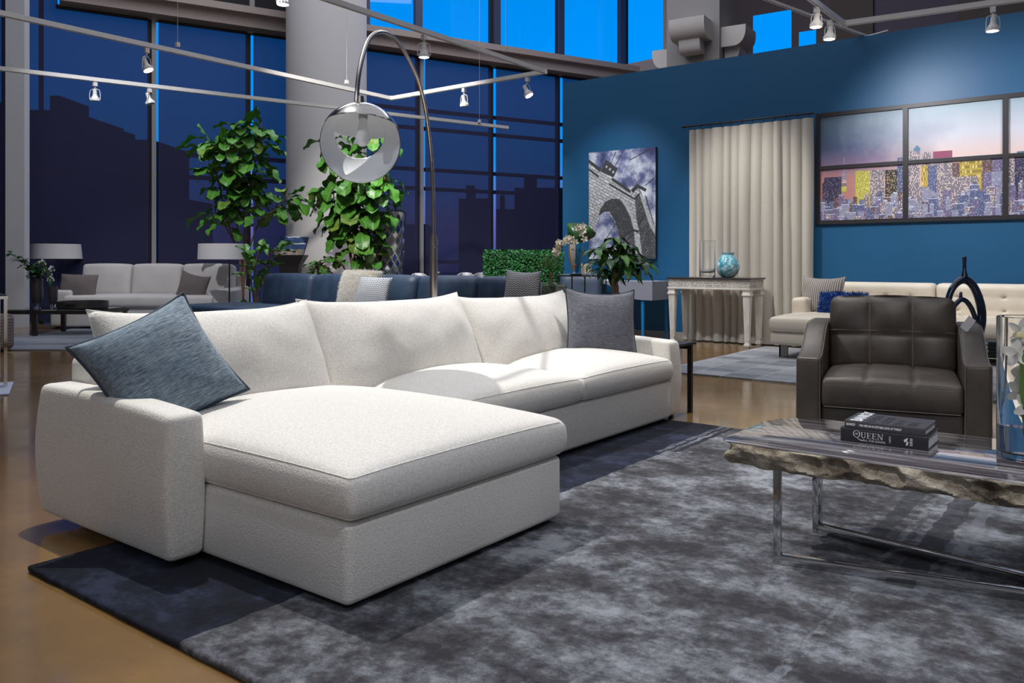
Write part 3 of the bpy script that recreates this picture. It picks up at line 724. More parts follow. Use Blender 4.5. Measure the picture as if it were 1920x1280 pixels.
# ================================================================ BOOKS ON THE TABLE
def book(label, o, L, W, H, cov, rz=0.0):
    r = thing('book', label, 'book', o, rz, 'books stacked on the coffee table')
    c_ = .003
    b = B(); b.span((0, 0, 0), (L, W, c_)); b.span((0, 0, H - c_), (L, W, H)); b.rbox((L / 2, .002, H / 2), (L, .006, H), .0028, 6); b.build('cover', cov, r, 40)
    b = B(); b.span((.004, .004, c_), (L - .004, W - .005, H - c_)); b.build('page_block', PAGES, r, smooth=False); return r
bk = book('thick black book lying under the other, spine lettered QUEEN ALL THE SONGS', (-.812, 2.839, ZT), .264, .180, .043, COVER, math.radians(.8))
def serif(b, o, h):
    """big roman capitals Q U E E N in the spine plane"""
    x = 0
    def q(x0, z0, x1, z1, x2, z2, x3, z3): b.poly([Vector((o[0] + a * h, -.0016, o[1] + c_ * h)) for a, c_ in ((x0, z0), (x1, z1), (x2, z2), (x3, z3))])
    def rc(x0, z0, x1, z1): q(x0, z0, x1, z0, x1, z1, x0, z1)
    n = 28; cx_, cz = .62, .62
    for k in range(n):
        a, c_ = 2 * PI * k / n, 2 * PI * (k + 1) / n
        pts = [(cx_ + .60 * math.cos(a), cz + .62 * math.sin(a)), (cx_ + .60 * math.cos(c_), cz + .62 * math.sin(c_)), (cx_ + .44 * math.cos(c_), cz + .55 * math.sin(c_)), (cx_ + .44 * math.cos(a), cz + .55 * math.sin(a))]
        q(*[v for p in pts for v in p])
    tail = [(.62, .02), (.9, -.22), (1.25, -.40), (1.7, -.46)]
    for (a, c_), (d, e) in zip(tail, tail[1:]): q(a, c_ - .07, d, e - .05, d, e + .05, a, c_ + .07)
    for k in range(5): rc(cx_ - .22 + k * .1, .66, cx_ - .17 + k * .1, .78 + (.06 if k == 2 else 0))     # little crown
    rc(cx_ - .24, .50, cx_ + .24, .54); rc(cx_ - .22, .57, cx_ + .22, .64)
    x = 1.32
    rc(x, .95, x + .34, 1.0); rc(x + .1, .25, x + .24, 1.0)
    for k in range(8):
        a, c_ = PI + PI * k / 8, PI + PI * (k + 1) / 8; m_ = x + .42
        pts = [(m_ + .32 * math.cos(a), .28 + .30 * math.sin(a)), (m_ + .32 * math.cos(c_), .28 + .30 * math.sin(c_)), (m_ + .22 * math.cos(c_), .30 + .23 * math.sin(c_)), (m_ + .22 * math.cos(a), .30 + .23 * math.sin(a))]
        q(*[v for p in pts for v in p])
    rc(x + .66, .25, x + .74, 1.0); rc(x + .55, .95, x + .86, 1.0)
    for k in range(2):
        x = 2.30 + k * .86
        rc(x, 0, x + .7, .05); rc(x, .95, x + .7, 1.0); rc(x + .1, 0, x + .25, 1.0); rc(x + .25, .48, x + .52, .53); rc(x + .50, .38, x + .55, .63); rc(x + .65, 0, x + .70, .22); rc(x + .64, .78, x + .69, 1.0)
    x = 4.02
    rc(x, 0, x + .34, .05); rc(x + .13, 0, x + .20, 1.0); rc(x, .95, x + .22, 1.0); q(x + .10, 1.0, x + .72, .0, x + .86, .0, x + .26, 1.0); rc(x + .78, 0, x + .86, 1.0); rc(x + .66, .95, x + 1.0, 1.0)
b = B(); serif(b, (.040, .0165), .0185); b.build('title_lettering', INK, bk, smooth=False)
text('ALL THE SONGS', .0090, INK, bk, axes((.070, -.0017, .0065), (1, 0, 0), (0, 0, 1)), 1.05, name='subtitle_lettering')
text('CLERC', .0075, INK, bk, axes((.150, -.0017, .032), (0, 0, -1), (1, 0, 0)), name='author_lettering')
b = B()
for pts in ([(.196, .018), (.203, .024), (.206, .034), (.201, .031), (.193, .026)], [(.199, .010), (.205, .010), (.207, .020), (.203, .024)]): b.poly([Vector((x, -.0017, z)) for x, z in pts])
for k in range(5): b.poly([Vector((x, -.0017, z)) for x, z in ((.211, .010 + k * .005), (.219, .010 + k * .005), (.219, .0125 + k * .005), (.211, .0125 + k * .005))])
b.build('publisher_mark', INK, bk, smooth=False)
bk = book('thinner black book on top of the stack, spine about an acceptable level of threat', (-.800, 2.844, ZT + .043), .243, .172, .025, COVER2, math.radians(.3))
text('BANKSY', .0105, WINK, bk, axes((.006, -.0017, .0095), (1, 0, 0), (0, 0, 1)), .72, bold=.0001, name='author_lettering')
text('YOU ARE AN ACCEPTABLE LEVEL OF THREAT', .0095, WINK, bk, axes((.046, -.0017, .0095), (1, 0, 0), (0, 0, 1)), .66, bold=.0001, name='title_lettering')
text('BANKSY', .052, WINK, bk, axes((.050, .006, .0253), (0, 1, 0), (-1, 0, 0)), .96, bold=.0006, name='cover_lettering')
for k in range(4): text(['BANKSY IS', 'THE BIGGEST', 'THREAT TO', 'CONTROL'][k] if 0 else ['YOU ARE AN', 'ACCEPTABLE', 'LEVEL OF', 'THREAT'][k], .040, mat('dark_relief', (.026, .025, .03), .35), bk, axes((.092 + k * .040, .006, .0252), (0, 1, 0), (-1, 0, 0)), .58, name='cover_relief')

# ================================================================ FLOWERS AND GLASS
def petal(b, o, d, n, L, W, mi=0, cup=.3):
    d = d.normalized(); s_ = d.cross(n).normalized(); n = s_.cross(d)
    rows = []
    for i in range(6):
        t_ = i / 5; w_ = W * math.sin(PI * min(1, t_ * .86 + .08)) ** .7 * .5; c_ = o + d * L * t_ + n * (cup * L * t_ * t_)
        rows.append([b.bm.verts.new(c_ + s_ * w_ * k + n * abs(k) * w_ * .25) for k in (-1, 0, 1)])
    for a, c_ in zip(rows, rows[1:]):
        for k in range(2): f = b.bm.faces.new((a[k], a[k + 1], c_[k + 1], c_[k])); f.material_index = mi
def orchid(b, o, n, s_, rr=R):
    n = n.normalized(); x = n.orthogonal().normalized(); y = n.cross(x); a0 = rr.random() * 6
    for k in range(5):
        a = a0 + 2 * PI * k / 5; petal(b, o, x * math.cos(a) + y * math.sin(a), n, s_, s_ * .62, 0, rr.uniform(-.1, .35))
    petal(b, o + n * s_ * .05, n * .8 + x * math.cos(a0) * .5, x, s_ * .5, s_ * .4, 1, .4)
PETAL = NT('white_orchid_petal'); PETAL.base((.80, .79, .74)); PETAL.set(Roughness=.6, Subsurface_Weight=.0, Transmission_Weight=0.0); PETAL = PETAL.m
PETALC = mat('cream_orchid_petal', (.78, .70, .56), .6); LIPM = mat('yellow_orchid_lip', (.45, .38, .12), .6)
STEM = mat('green_stem', (.10, .25, .03), .4)
def glass_cyl(b, r_, h, w_=.004, base=.012, seg=48, c=(0, 0, 0)):
    b.lathe([(0, 0), (r_ - .002, 0), (r_, .003), (r_, h - .002), (r_ - w_ / 2, h), (r_ - w_, h - .002), (r_ - w_, base + .003), (r_ - w_ - .003, base), (0, base)], c, seg)
vz = at(1927, 858, 1560 * (1 - ZT) / 368); vz.z = ZT
r = thing('glass_vase', 'tall clear cylinder vase of white orchids on the coffee table, cut by the right edge', 'vase', vz)
b = B(); glass_cyl(b, .082, .425, .004, .02, 64); b.build('glass_wall', GLASS, r)
b = B(); b.lathe([(0, .0195), (.0785, .0195), (.0785, .10), (0, .10)], seg=64); b.build('water', WATER, r)
r = thing('orchid_spray', 'white orchid spray standing inside the tall cylinder vase', 'flower', vz)
b = B(); pts = bez([(.01, -.01, .025), (-.005, -.01, .12), (-.012, -.01, .25), (.0, 0, .36)], 5); b.tube(pts, .0085, 10)
b.tube(bez([(.03, .0, .025), (.02, .02, .2), (.02, .0, .33)], 5), .006, 8); b.build('stem', STEM, r)
b = B()
for k in range(13):
    z = .14 + .02 * k + R.uniform(-.01, .01); a = R.uniform(0, 6.28); q = R.uniform(.01, .03)
    orchid(b, Vector((q * math.cos(a), q * math.sin(a), z)), (-FW * R.uniform(.3, 1) + RT * R.uniform(-1, .3) + UP * R.uniform(-.5, .3)), .045)
b.build('blossoms', [PETAL, LIPM], r, 80)

# ================================================================ LEATHER ARMCHAIR
p0 = at(1492, 700, 4.19); AR = math.radians(12.5)
ac = thing('armchair', 'charcoal brown leather armchair with a tufted back behind the coffee table', 'chair', (p0.x, p0.y, .02), AR)
AW, AD = .865, .88
def arm2(p, h):
    q = p.copy(); yy = (p.y / h[1] + 1) / 2; t_ = max(0, min(1, (yy - .10) / .52)); t_ = t_ * t_ * (3 - 2 * t_)
    if p.z > 0: q.z += .145 * t_ * (p.z / h[2])
    q.x += noise.noise(p * 9) * .003; return q
for x0, x1 in ((0, .118), (AW - .118, AW)):
    b = B(); b.rbox(((x0 + x1) / 2, AD / 2, .02 + .24), (x1 - x0, AD, .48), .02, 14, arm2); o = b.build('arm', BROWN_L, ac, 60)
    p = B(); zf = .497
    for xx in (x0 + .006, x1 - .006):
        pts = []
        for k in range(16):
            yy = .008 + (AD - .03) * k / 15; tt = max(0, min(1, (yy / AD - .10) / .52)); tt = tt * tt * (3 - 2 * tt); pts.append((xx, yy, zf + .145 * tt))
        p.tube(pts, .0014, 5)
    p.tube([(x0 + .01, .003, zf - .004), (x1 - .01, .003, zf - .004)], .0014, 5); p.tube([(x0 + .004, .003, .03), (x0 + .004, .003, zf)], .0014, 5); p.tube([(x1 - .004, .003, .03), (x1 - .004, .003, zf)], .0014, 5)
    p.build('stitching', STITCH, o)
b = B(); b.rbox((AW / 2, .03 + .3, .15), (AW - .236, .6, .225), .015, 10); b.build('front_rail', BROWN_L, ac, 60)
def seat2(p, h):
    q = p.copy(); a, c_ = p.x / h[0], p.y / h[1]; k = max(0, 1 - a * a) ** .5 * max(0, 1 - c_ * c_) ** .5
    if p.z > 0:
        q.z += .035 * k
        for g in (-1 / 3, 1 / 3): q.z -= .012 * math.exp(-((a - g) / .03) ** 2)
    if p.y < 0: q.y -= .012 * (1 - (p.z / h[2]) ** 2)
    q.z += noise.noise(p * 6) * .006 * k; return q
b = B(); b.rbox((AW / 2, .005 + .33, .325), (AW - .240, .66, .145), .022, 44, seat2); o = b.build('seat_cushion', BROWN_L, ac, 75)
p = B(); sw = (AW - .24) / 2 - .012
for zz in (.393, .262): p.tube([(AW / 2 - sw, -.004, zz), (AW / 2 + sw, -.004, zz)], .0015, 5)
p.build('stitching', STITCH, o)
def back2(p, h):
    q = p.copy(); a, c_ = p.x / h[0], p.z / h[2]
    if p.y < 0:
        k = max(0, 1 - a ** 2) ** .4 * max(0, 1 - c_ ** 2) ** .4; q.y -= .035 * k
        e = abs(math.sin((a + 1) * 1.5 * PI)) ** .5 * (abs(math.sin((c_ + 1.06) * PI)) ** .5 if abs(c_) < .95 else 1)
        q.y += .030 * (1 - min(1, e)) * (k > 0.05) * min(1, k * 2)
        q.y += noise.noise(p * 7) * .012 * k
    q.z += .012 * (1 - a * a) * (1 if c_ > 0 else 0); return q
b = B(); b.rbox((0, 0, 0), (AW - .235, .17, .42), .045, 54, back2); o = b.build('back_cushion', BROWN_L, ac, 80); o.location = (AW / 2, .63, .568); o.rotation_euler = (math.radians(-14), 0, 0)
p = B()
for g in (-1 / 3, 1 / 3):
    p.tube([(g * (AW - .235) / 2, -.079 - .02 * math.cos(z * PI / 2) ** .5, z * .2) for z in [-.95 + .19 * k for k in range(11)]], .0016, 5)
p.tube([(a * (AW - .235) / 2, -.081 - .022 * max(0, math.cos(a * PI / 2)) ** .5, .012) for a in [-.97 + .097 * k for k in range(21)]], .0016, 5)
p.build('stitching', STITCH, o)
b = B(); b.rbox((AW / 2, AD - .07, .34), (AW - .23, .12, .58), .03, 10); b.build('back_frame', BROWN_L, ac, 60)
for x in (.06, AW - .06):
    for y in (.06, AD - .06):
        b = B(); b.span((x - .025, y - .025, -.018), (x + .025, y + .025, .025)); b.build('leg', BLACKW, ac, smooth=False)
tg = at(1815, 607, 4.25); b = B(); b.box((0, 0, 0), (.045, .001, .075), Matrix.Rotation(math.radians(38), 3, 'Y')); b.tube([(-.05, 0, .05), (-.02, 0, .035)], .0008, 5)
o = b.build('price_tag', mat('white_card', (.72, .72, .74), .6)); o.matrix_world = frame_M(tg, RT, (0, 0, 1)); tag(o, 'white paper price tag hanging over the right arm of the leather armchair', 'tag')

# ================================================================ CREAM TUFTED SOFA BY THE BLUE WALL
TSx, TSy = -3.10, 8.37
ts = thing('tufted_sofa', 'cream leather tufted sofa with a left chaise along the blue wall', 'sofa', (TSx, TSy, 0))
b = B(); b.rbox((.48, .66, .215), (.96, 1.32, .13), .035, 14); b.build('chaise_base', CREAM_L, ts, 70)
def puff(cr, nx=0, ny=0, dim=.0):
    def fn(p, h):
        q = p.copy(); a, c_ = p.x / h[0], p.y / h[1]; k = max(0, 1 - a * a) ** .45 * max(0, 1 - c_ * c_) ** .45
        if p.z > 0:
            q.z += cr * k
            if nx: q.z -= dim * math.exp(-((math.sin((a + 1) * nx * PI / 2)) ** 2 + (math.sin((c_ + 1) * ny * PI / 2)) ** 2) / .08)
        return q
    return fn
b = B(); b.rbox((.48, .62, .355), (.98, 1.28, .15), .05, 22, puff(.03)); b.build('chaise_cushion', CREAM_L, ts, 70)
b = B(); b.rbox((3.0, .95, .215), (4.1, .75, .13), .035, 14); b.build('seat_base', CREAM_L, ts, 70)
for i in range(3):
    x0 = .98 + i * 1.3; b = B(); b.rbox((x0 + .65, .88, .355), (1.29, .80, .15), .05, 30, puff(.03, 5, 3, .03)); b.build('seat_cushion', CREAM_L, ts, 70)
b = B(); b.rbox((.085, .98, .40), (.17, .70, .42), .05, 12); b.build('arm', CREAM_L, ts, 70)
b = B(); b.rbox((2.55, 1.35, .42), (5.0, .10, .60), .04, 10); b.build('back_frame', CREAM_L, ts, 70)
def tuft(p, h):
    q = p.copy(); a, c_ = p.x / h[0], p.z / h[2]
    if p.y < 0:
        k = max(0, 1 - a * a) ** .3 * max(0, 1 - c_ * c_) ** .3
        g = abs(math.sin((a + 1) * 2.5 * PI)) * .5 + .5; e = abs(math.sin((c_ + 1) * 1.5 * PI + PI / 2)) * .5 + .5
        q.y -= .02 * k; dm = math.exp(-((math.sin((a + 1) * 2.5 * PI)) ** 2 + (math.sin((c_ + 1) * 1.5 * PI)) ** 2) / .10)
        q.y += (.035 * dm + .012 * (1 - g) + .012 * (1 - abs(math.sin((c_ + 1) * 1.5 * PI)))*.6) * k
    return q
for i, (a, c_) in enumerate([(.14, 1.33), (1.335, 2.36), (2.365, 3.39), (3.395, 4.42)]):
    b = B(); b.rbox(((a + c_) / 2, 1.22, .575), (c_ - a, .20, .40), .05, 60, tuft); b.build('back_cushion', CREAM_L, ts, 80)
for x, y in ((.10, .14), (.85, .14), (.10, 1.25), (2.2, .75), (2.2, 1.3), (3.9, .75)):
    b = B(); b.span((x - .045, y - .008, 0), (x + .045, y + .008, .152)); b.span((x - .045, y - .008, 0), (x - .03, y + .10, .152)); b.build('leg', mat('satin_metal', (.30, .27, .25), .3, 1.0), ts, smooth=False)
t = NT('grey_ticking_stripe'); wx = t.n('ShaderNodeTexWave'); wx.inputs['Scale'].default_value = 14; wx.inputs['Distortion'].default_value = .3; t.l(t.tc.outputs['Object'], wx.inputs[0])
t.base(t.mix(t.ramp(wx.outputs[0], [(.35, 0.0), (.65, 1.0)]), (.42, .38, .33), (.14, .13, .125))); t.set(Roughness=.9); STRIPE = t.m
M = frame_M(at(1541, 554, 9.05), Vector((1, -.15, 0)), (0, .3, 1)); pillow('throw_pillow', 'grey striped pillow on the chaise end of the cream tufted sofa', M, .48, .40, .15, STRIPE, ear=.02, pinch=.05)
FUZZ = mat('royal_blue_shag', (.004, .045, .24), .7, c2=(.02, .12, .48), vs=60, bs=80, bst=1.0, bd=.02)
M = frame_M(at(1580, 571, 8.75), Vector((1, -.1, 0)), (0, .45, 1)); r = pillow('throw_pillow', 'royal blue shaggy pillow on the cream tufted sofa', M, .50, .27, .14, FUZZ, pinch=.03)
def fur(par, w, h, t_, n, L, m, wd=.004, droop=.5):
    b = B()
    for _ in range(n):
        x = R.uniform(-1, 1); z = R.uniform(-1, 1); y = -t_ / 2 * max(0, 1 - x * x) ** .42 * max(0, 1 - z * z) ** .42
        if R.random() < .15: y = -y
        p = Vector((x * w / 2, y, z * h / 2)); d = Vector((x * .7 + R.uniform(-.6, .6), (-1 if y <= 0 else 1) * .7 + R.uniform(-.3, .3), z * .7 - droop + R.uniform(-.5, .5))).normalized()
        s_ = d.orthogonal().normalized() * wd; s_.rotate(Matrix.Rotation(R.uniform(0, 6.28), 3, d)); l_ = L * R.uniform(.6, 1.2)
        a, c_, e = b.bm.verts.new(p - s_), b.bm.verts.new(p + s_), b.bm.verts.new(p + d * l_ + Vector((0, 0, -droop * l_ * .3))); b.bm.faces.new((a, c_, e))
    o = b.build('fur', m, par, 180); return o
fur(r, .50, .27, .14, 2600, .03, FUZZ, .004, .1)

# rug in front of it
t = NT('patchwork_rug'); vec = t.map((3.4, 3.4, 3.4)); br = t.n('ShaderNodeTexBrick'); t.l(vec, br.inputs[0]); br.inputs['Scale'].default_value = 1.0; br.offset = 0; br.inputs['Color1'].default_value = (.17, .18, .20, 1); br.inputs['Color2'].default_value = (.40, .41, .42, 1)
br.inputs['Mortar'].default_value = (.48, .49, .50, 1); br.inputs['Mortar Size'].default_value = .02; br.inputs['Brick Width'].default_value = 1.0; br.inputs['Row Height'].default_value = .8
n_ = t.noise(30, detail=4); t.base(t.mix(t.ramp(n_, [(.35, .5), (.65, 0.0)]), br.outputs[0], (.22, .225, .235))); t.set(Roughness=.95); t.bump(n_, .4, .01)
yF = gr(1400, 712).y; xL = gr(1430, 652).x
b = B(); b.span((xL, yF, .001), (2.4, 9.5, .014)); tag(b.build('area_rug', t.m, smooth=False), 'pale grey patchwork rug under the cream tufted sofa', 'rug')

# ================================================================ GLASS TABLE, ARCH VASE AND BOOKS BEHIND THE ARMCHAIR
g0 = at(1880, 667, 5.9); zg = g0.z
r = thing('glass_table', 'low glass table behind the right arm of the leather armchair', 'table', (g0.x, g0.y, 0), YAW * .3)
b = B(); b.span((-.62, -.2, zg - .012), (.6, .45, zg)); b.build('glass_top', glassm('green_tinted_glass', (.75, .92, .85)), r, smooth=False)
for x in (-.5, .5):
    b = B(); b.span((x - .04, -.1, 0), (x + .04, .35, zg - .012)); b.build('leg', BLACKW, r, smooth=False)
av = at(1808, 667, 6.1); av.z = zg
r = thing('arch_vase', 'tall glossy navy arch-shaped vase with a slim neck behind the armchair', 'vase', av)
NAVYG = mat('navy_glaze', (.006, .012, .035), .08, c2=(.004, .03, .09), vs=6, Coat_Weight=1.0)
K = 6.1 / F
def av_(u, v): return RT * ((u - 1808) * K) + UP * ((667 - v) * K)
outer = [(1808, 660, 7), (1795, 655, 7), (1784, 635, 7), (1777, 605, 6.5), (1776, 578, 6), (1784, 550, 6), (1796, 535, 6.5), (1808, 530, 8), (1821, 537, 7.5), (1832, 556, 7.5), (1840, 585, 8), (1840, 612, 8), (1834, 638, 7), (1822, 655, 7)]
b = B(); pts = [av_(u, v) for u, v, _ in outer]; P2 = bez(pts + [pts[0]], 6)[:-1]; rr_ = []
for i in range(len(P2)): j = i / 6; a = int(j) % len(outer); c_ = (a + 1) % len(outer); f_ = j - int(j); rr_.append((outer[a][2] * (1 - f_) + outer[c_][2] * f_) * K)
b.tube(P2, rr_, 16, closed=True); b.build('ring_body', NAVYG, r, 180)
b = B(); b.tube([av_(1808, v) for v in (536, 522, 512, 500, 490, 487)], [x * K for x in (9, 6, 3.6, 3.3, 4, 4.6)], 16); b.build('neck', NAVYG, r, 180)
inn = [(1778, 600), (1786, 582), (1794, 572), (1802, 567), (1812, 572), (1822, 588), (1829, 610), (1832, 630)]
b = B(); b.tube(bez([av_(*p) - FW * .01 for p in inn], 5), 4.6 * K, 12); b.tube([av_(1801.5, v) for v in (570, 560, 553)], [x * K for x in (5, 3, 2.6)], 12); b.build('inner_arch', NAVYG, r, 180)
b = B(); b.lathe([(0, 0), (.055, 0), (.05, .02), (.02, .03), (0, .03)], seg=24); b.build('foot', NAVYG, r)
g1 = at(1852, 665, 5.85); g1.z = zg
for k, (h, ins) in enumerate(((.027, 0), (.024, .006), (.030, .0), (.022, .003))):
    z = zg + sum(((.027), (.024), (.030), (.022))[:k])
    r = thing('book', ['lowest black book', 'second black book from the bottom', 'third black book from the bottom', 'topmost black book'][k] + ' of the stack on the glass table behind the armchair', 'book', (g1.x + ins, g1.y, z), YAW * .5, 'books on the glass table')
    b = B(); b.span((0, 0, 0), (.26, .2, .003)); b.span((0, 0, h - .003), (.26, .2, h)); b.span((0, 0, 0), (.26, .004, h)); b.build('cover', COVER, r, smooth=False)
    b = B(); b.span((.004, .004, .003), (.255, .195, h - .003)); b.build('page_block', PAGES, r, smooth=False)

# ================================================================ GREEK KEY CONSOLE
cw = mat('antique_white_paint', (.66, .64, .59), .5, c2=(.58, .55, .50), vs=8)
cs = thing('console_table', 'antique white console table with greek key frieze and dark top before the curtain', 'table', (-4.66, 9.19, 0)); CL, CD = 1.03, .44
b = B(); b.span((-.015, -.015, .79), (CL + .015, CD + .015, .808), .003); b.build('table_top', mat('dark_table_top', (.03, .028, .028), .3), cs, smooth=False)
b = B(); b.span((.01, .01, .69), (CL - .01, CD - .01, .79)); b.span((-.005, -.005, .668), (CL + .005, CD + .005, .692), .004); b.span((.0, .0, .778), (CL, CD, .79)); b.build('frieze', cw, cs, 30)
b = B()
def key(b, fn, n, L):
    u_ = L / n
    for k in range(n):
        x = k * u_
        for (a0, z0, a1, z1) in ((.06, .70, .94, .706), (.06, .70, .12, .772), (.06, .766, .94, .772), (.88, .72, .94, .772), (.30, .72, .94, .726), (.30, .72, .36, .750), (.30, .745, .68, .751)):
            fn(x + a0 * u_, z0, x + a1 * u_, z1)
key(b, lambda x0, z0, x1, z1: b.span((x0, .003, z0), (x1, .011, z1)), 11, CL)
key(b, lambda x0, z0, x1, z1: b.span((CL - .011, x0, z0), (CL - .003, x1, z1)), 6, CD)
b.build('greek_key_relief', cw, cs, smooth=False)
for x in (.045, CL - .045):
    for y in (.045, CD - .045):
        b = B()
        def sec_(z, w_): return [b.bm.verts.new((x + a * w_, y + c_ * w_, z)) for a, c_ in ((-1, -1), (1, -1), (1, 1), (-1, 1))]
        pr = [(0, .020), (.022, .020), (.024, .032), (.05, .032), (.055, .024), (.07, .024), (.60, .040), (.605, .050), (.625, .050), (.632, .042), (.65, .042), (.668, .047)]
        rg = [sec_(z, w_) for z, w_ in pr]
        for a, c_ in zip(rg, rg[1:]):
            for k in range(4): b.bm.faces.new((a[k], a[(k + 1) % 4], c_[(k + 1) % 4], c_[k]))
        b.bm.faces.new(rg[0][::-1])
        for k in (-1, 0, 1):
            for sgn, ax_ in ((-1, 0), (1, 1)):
                a = Vector((x, y, .09)); c_ = Vector((x, y, .585)); o0, o1 = k * .012, k * .020
                if ax_ == 0: a += Vector((o0, -.0255, 0)); c_ += Vector((o1, -.0395, 0))
                else: a += Vector((.0255, o0, 0)); c_ += Vector((.0395, o1, 0))
                b.tube([a, c_], .0045, 6)
        b.build('leg', cw, cs, smooth=False)
gv = at(1326.5, 520, 9.95); gv.z = .808
r = thing('glass_cylinder', 'empty clear glass cylinder with white sand on the console table', 'vase', gv)
b = B(); glass_cyl(b, .093, .44, .004, .02); b.build('glass_wall', GLASS, r)
b = B(); b.lathe([(0, .09), (.03, .10), (.06, .085), (.087, .10), (.087, .075), (0, .075)], seg=32); b.build('white_sand', mat('white_sand', (.8, .8, .8), .9), r)
bv = at(1365, 520, 9.85); bv.z = .808
t = NT('mottled_aqua_glass'); t.base(t.ramp(t.noise(16, detail=5, rough=.7), [(.36, (.03, .20, .28)), (.5, (.12, .38, .46)), (.6, (.62, .72, .74))])); t.set(Roughness=.08, Coat_Weight=1.0); 
r = thing('glass_vase', 'round mottled aqua blue glass vase on the console table', 'vase', bv)
pr = [(0, 0), (.05, 0), (.075, .01), (.115, .05), (.138, .11), (.136, .16), (.115, .215), (.085, .25), (.07, .27), (.075, .295), (.07, .295), (.062, .27), (.05, .26)]
b = B(); b.lathe(pr, seg=48); b.build('vase_body', t.m, r)

# ================================================================ CURTAIN
t = NT('natural_linen'); wv = t.noise(1, t.map((300, 300, 12)), 3); wh = t.noise(1, t.map((30, 30, 500)), 3)
t.base(t.mix(t.math('MULTIPLY', t.math('ADD', wv, wh), .5), (.38, .35, .30), (.60, .565, .50))); t.set(Roughness=.9, Sheen_Weight=.2); t.bump(wv, .25, .003)
x0, x1, zt_ = -4.66, -3.105, 2.665
cu = thing('curtain', 'floor-length natural linen curtain on a dark rod against the blue wall', 'curtain', (x0, 9.78, 0))
b = B(); NX, NZ = 260, 30; grid = []
kn = [0]; 
while kn[-1] < 1: kn.append(kn[-1] + R.uniform(.06, .12))
kn = [k / kn[-1] for k in kn]
def fold(s_):
    for i in range(len(kn) - 1):
        if kn[i] <= s_ <= kn[i + 1]: return (s_ - kn[i]) / (kn[i + 1] - kn[i]), i
    return 0, 0
for j in range(NZ + 1):
    z = .012 + (zt_ - .012) * j / NZ; row = []
    for i in range(NX + 1):
        s_ = i / NX; f_, k = fold(s_); dp = abs(math.sin(f_ * PI)) ** .6
        amp = .082 * (.55 + .45 * (1 - z / zt_)) * (1 + .3 * math.sin(k * 2.3))
        y = -dp * amp + .006 * noise.noise(Vector((s_ * 12, z * .8, 0)))
        xx = s_ * (x1 - x0) + .012 * noise.noise(Vector((s_ * 6, z * .7, 4))) + .02 * (1 - z / zt_) * math.sin(s_ * 9)
        if z < .1: y -= .02 * (1 - z / .1) * (.5 + .5 * noise.noise(Vector((s_ * 20, 0, 0))))
        row.append(b.bm.verts.new((xx, y + .01, z)))
    grid.append(row)
for a, c_ in zip(grid, grid[1:]):
    for i in range(NX): b.bm.faces.new((a[i], a[i + 1], c_[i + 1], c_[i]))
o = b.build('drape', t.m, cu, 180)
b = B(); b.tube([(-.05, -.03, zt_ + .05), (x1 - x0 + .02, -.03, zt_ + .05)], .011, 12); b.tube([(-.08, -.03, zt_ + .05), (-.05, -.03, zt_ + .05)], .018, 12); b.build('curtain_rod', BLACK, cu)
for k in range(12):
    b = B(); X_ = .03 + (x1 - x0 - .06) * k / 11; b.tube([(X_, -.03 + .02 * math.cos(a), zt_ + .04 + .024 * math.sin(a)) for a in [2 * PI * q / 12 for q in range(12)]], .0025, 6, closed=True); b.build('ring', BLACK, cu)

# ================================================================ BRIDGE CANVAS
PX0, PX1, PZ0, PZ1 = wl(1104, 400, WY - .05).x, wl(1229, 400, WY - .05).x, 1.035, 2.51
cv = thing('canvas_print', 'black and white canvas print of a stone bridge tower arch on the blue wall', 'painting', (PX0, WY, PZ0)); CWd, CHt = PX1 - PX0, PZ1 - PZ0
b = B(); b.span((0, -.048, 0), (CWd, -.002, CHt)); b.build('stretcher', mat('dark_canvas_side', (.03, .03, .045), .8), cv, smooth=False)
def cp_(x, y, l=0):
    s_ = (x - 75) / 668; tt = (y - (135 - 50 * s_)) / (1060 + 55 * s_)
    return Vector((max(0, min(1, s_)) * CWd, -.0485 - l * .0004, (1 - max(0, min(1, tt))) * CHt))
t = NT('printed_cloud_sky'); nn = t.noise(3.2, detail=6, rough=.6); t.base(t.ramp(nn, [(.36, (.04, .05, .14)), (.46, (.14, .16, .30)), (.55, (.50, .53, .62)), (.65, (.78, .80, .84))])); t.set(Roughness=.6); SKYP = t.m
def stone(name, lo, hi, rot, s_=1.0):
    t = NT(name); br = t.n('ShaderNodeTexBrick'); mp = t.n('ShaderNodeMapping'); mp.inputs['Rotation'].default_value = (math.radians(90), 0, 0)
    cb = t.n('ShaderNodeCombineXYZ'); sp_ = t.n('ShaderNodeSeparateXYZ'); t.l(t.tc.outputs['Object'], sp_.inputs[0]); t.l(sp_.outputs[0], cb.inputs[0]); t.l(sp_.outputs[2], cb.inputs[1])
    m2 = t.n('ShaderNodeMapping'); m2.inputs['Rotation'].default_value = (0, 0, rot); t.l(cb.outputs[0], m2.inputs[0]); t.l(m2.outputs[0], br.inputs[0])
    br.inputs['Scale'].default_value = 9 * s_; br.inputs['Mortar Size'].default_value = .035; br.inputs['Brick Width'].default_value = .7; br.inputs['Row Height'].default_value = .28
    br.inputs['Color1'].default_value = col4(lo); br.inputs['Color2'].default_value = col4(hi); br.inputs['Mortar'].default_value = col4(tuple(v * .4 for v in lo))
    t.base(t.mix(t.ramp(t.noise(38, detail=4), [(.4, .6), (.6, 0.0)]), br.outputs[0], tuple(v * .45 for v in lo))); t.set(Roughness=.6); return t.m
ST1 = stone('printed_pale_stone', (.50, .50, .50), (.80, .80, .80), math.radians(28), .8); ST2 = stone('printed_dark_stone', (.08, .08, .085), (.20, .20, .205), math.radians(-38))
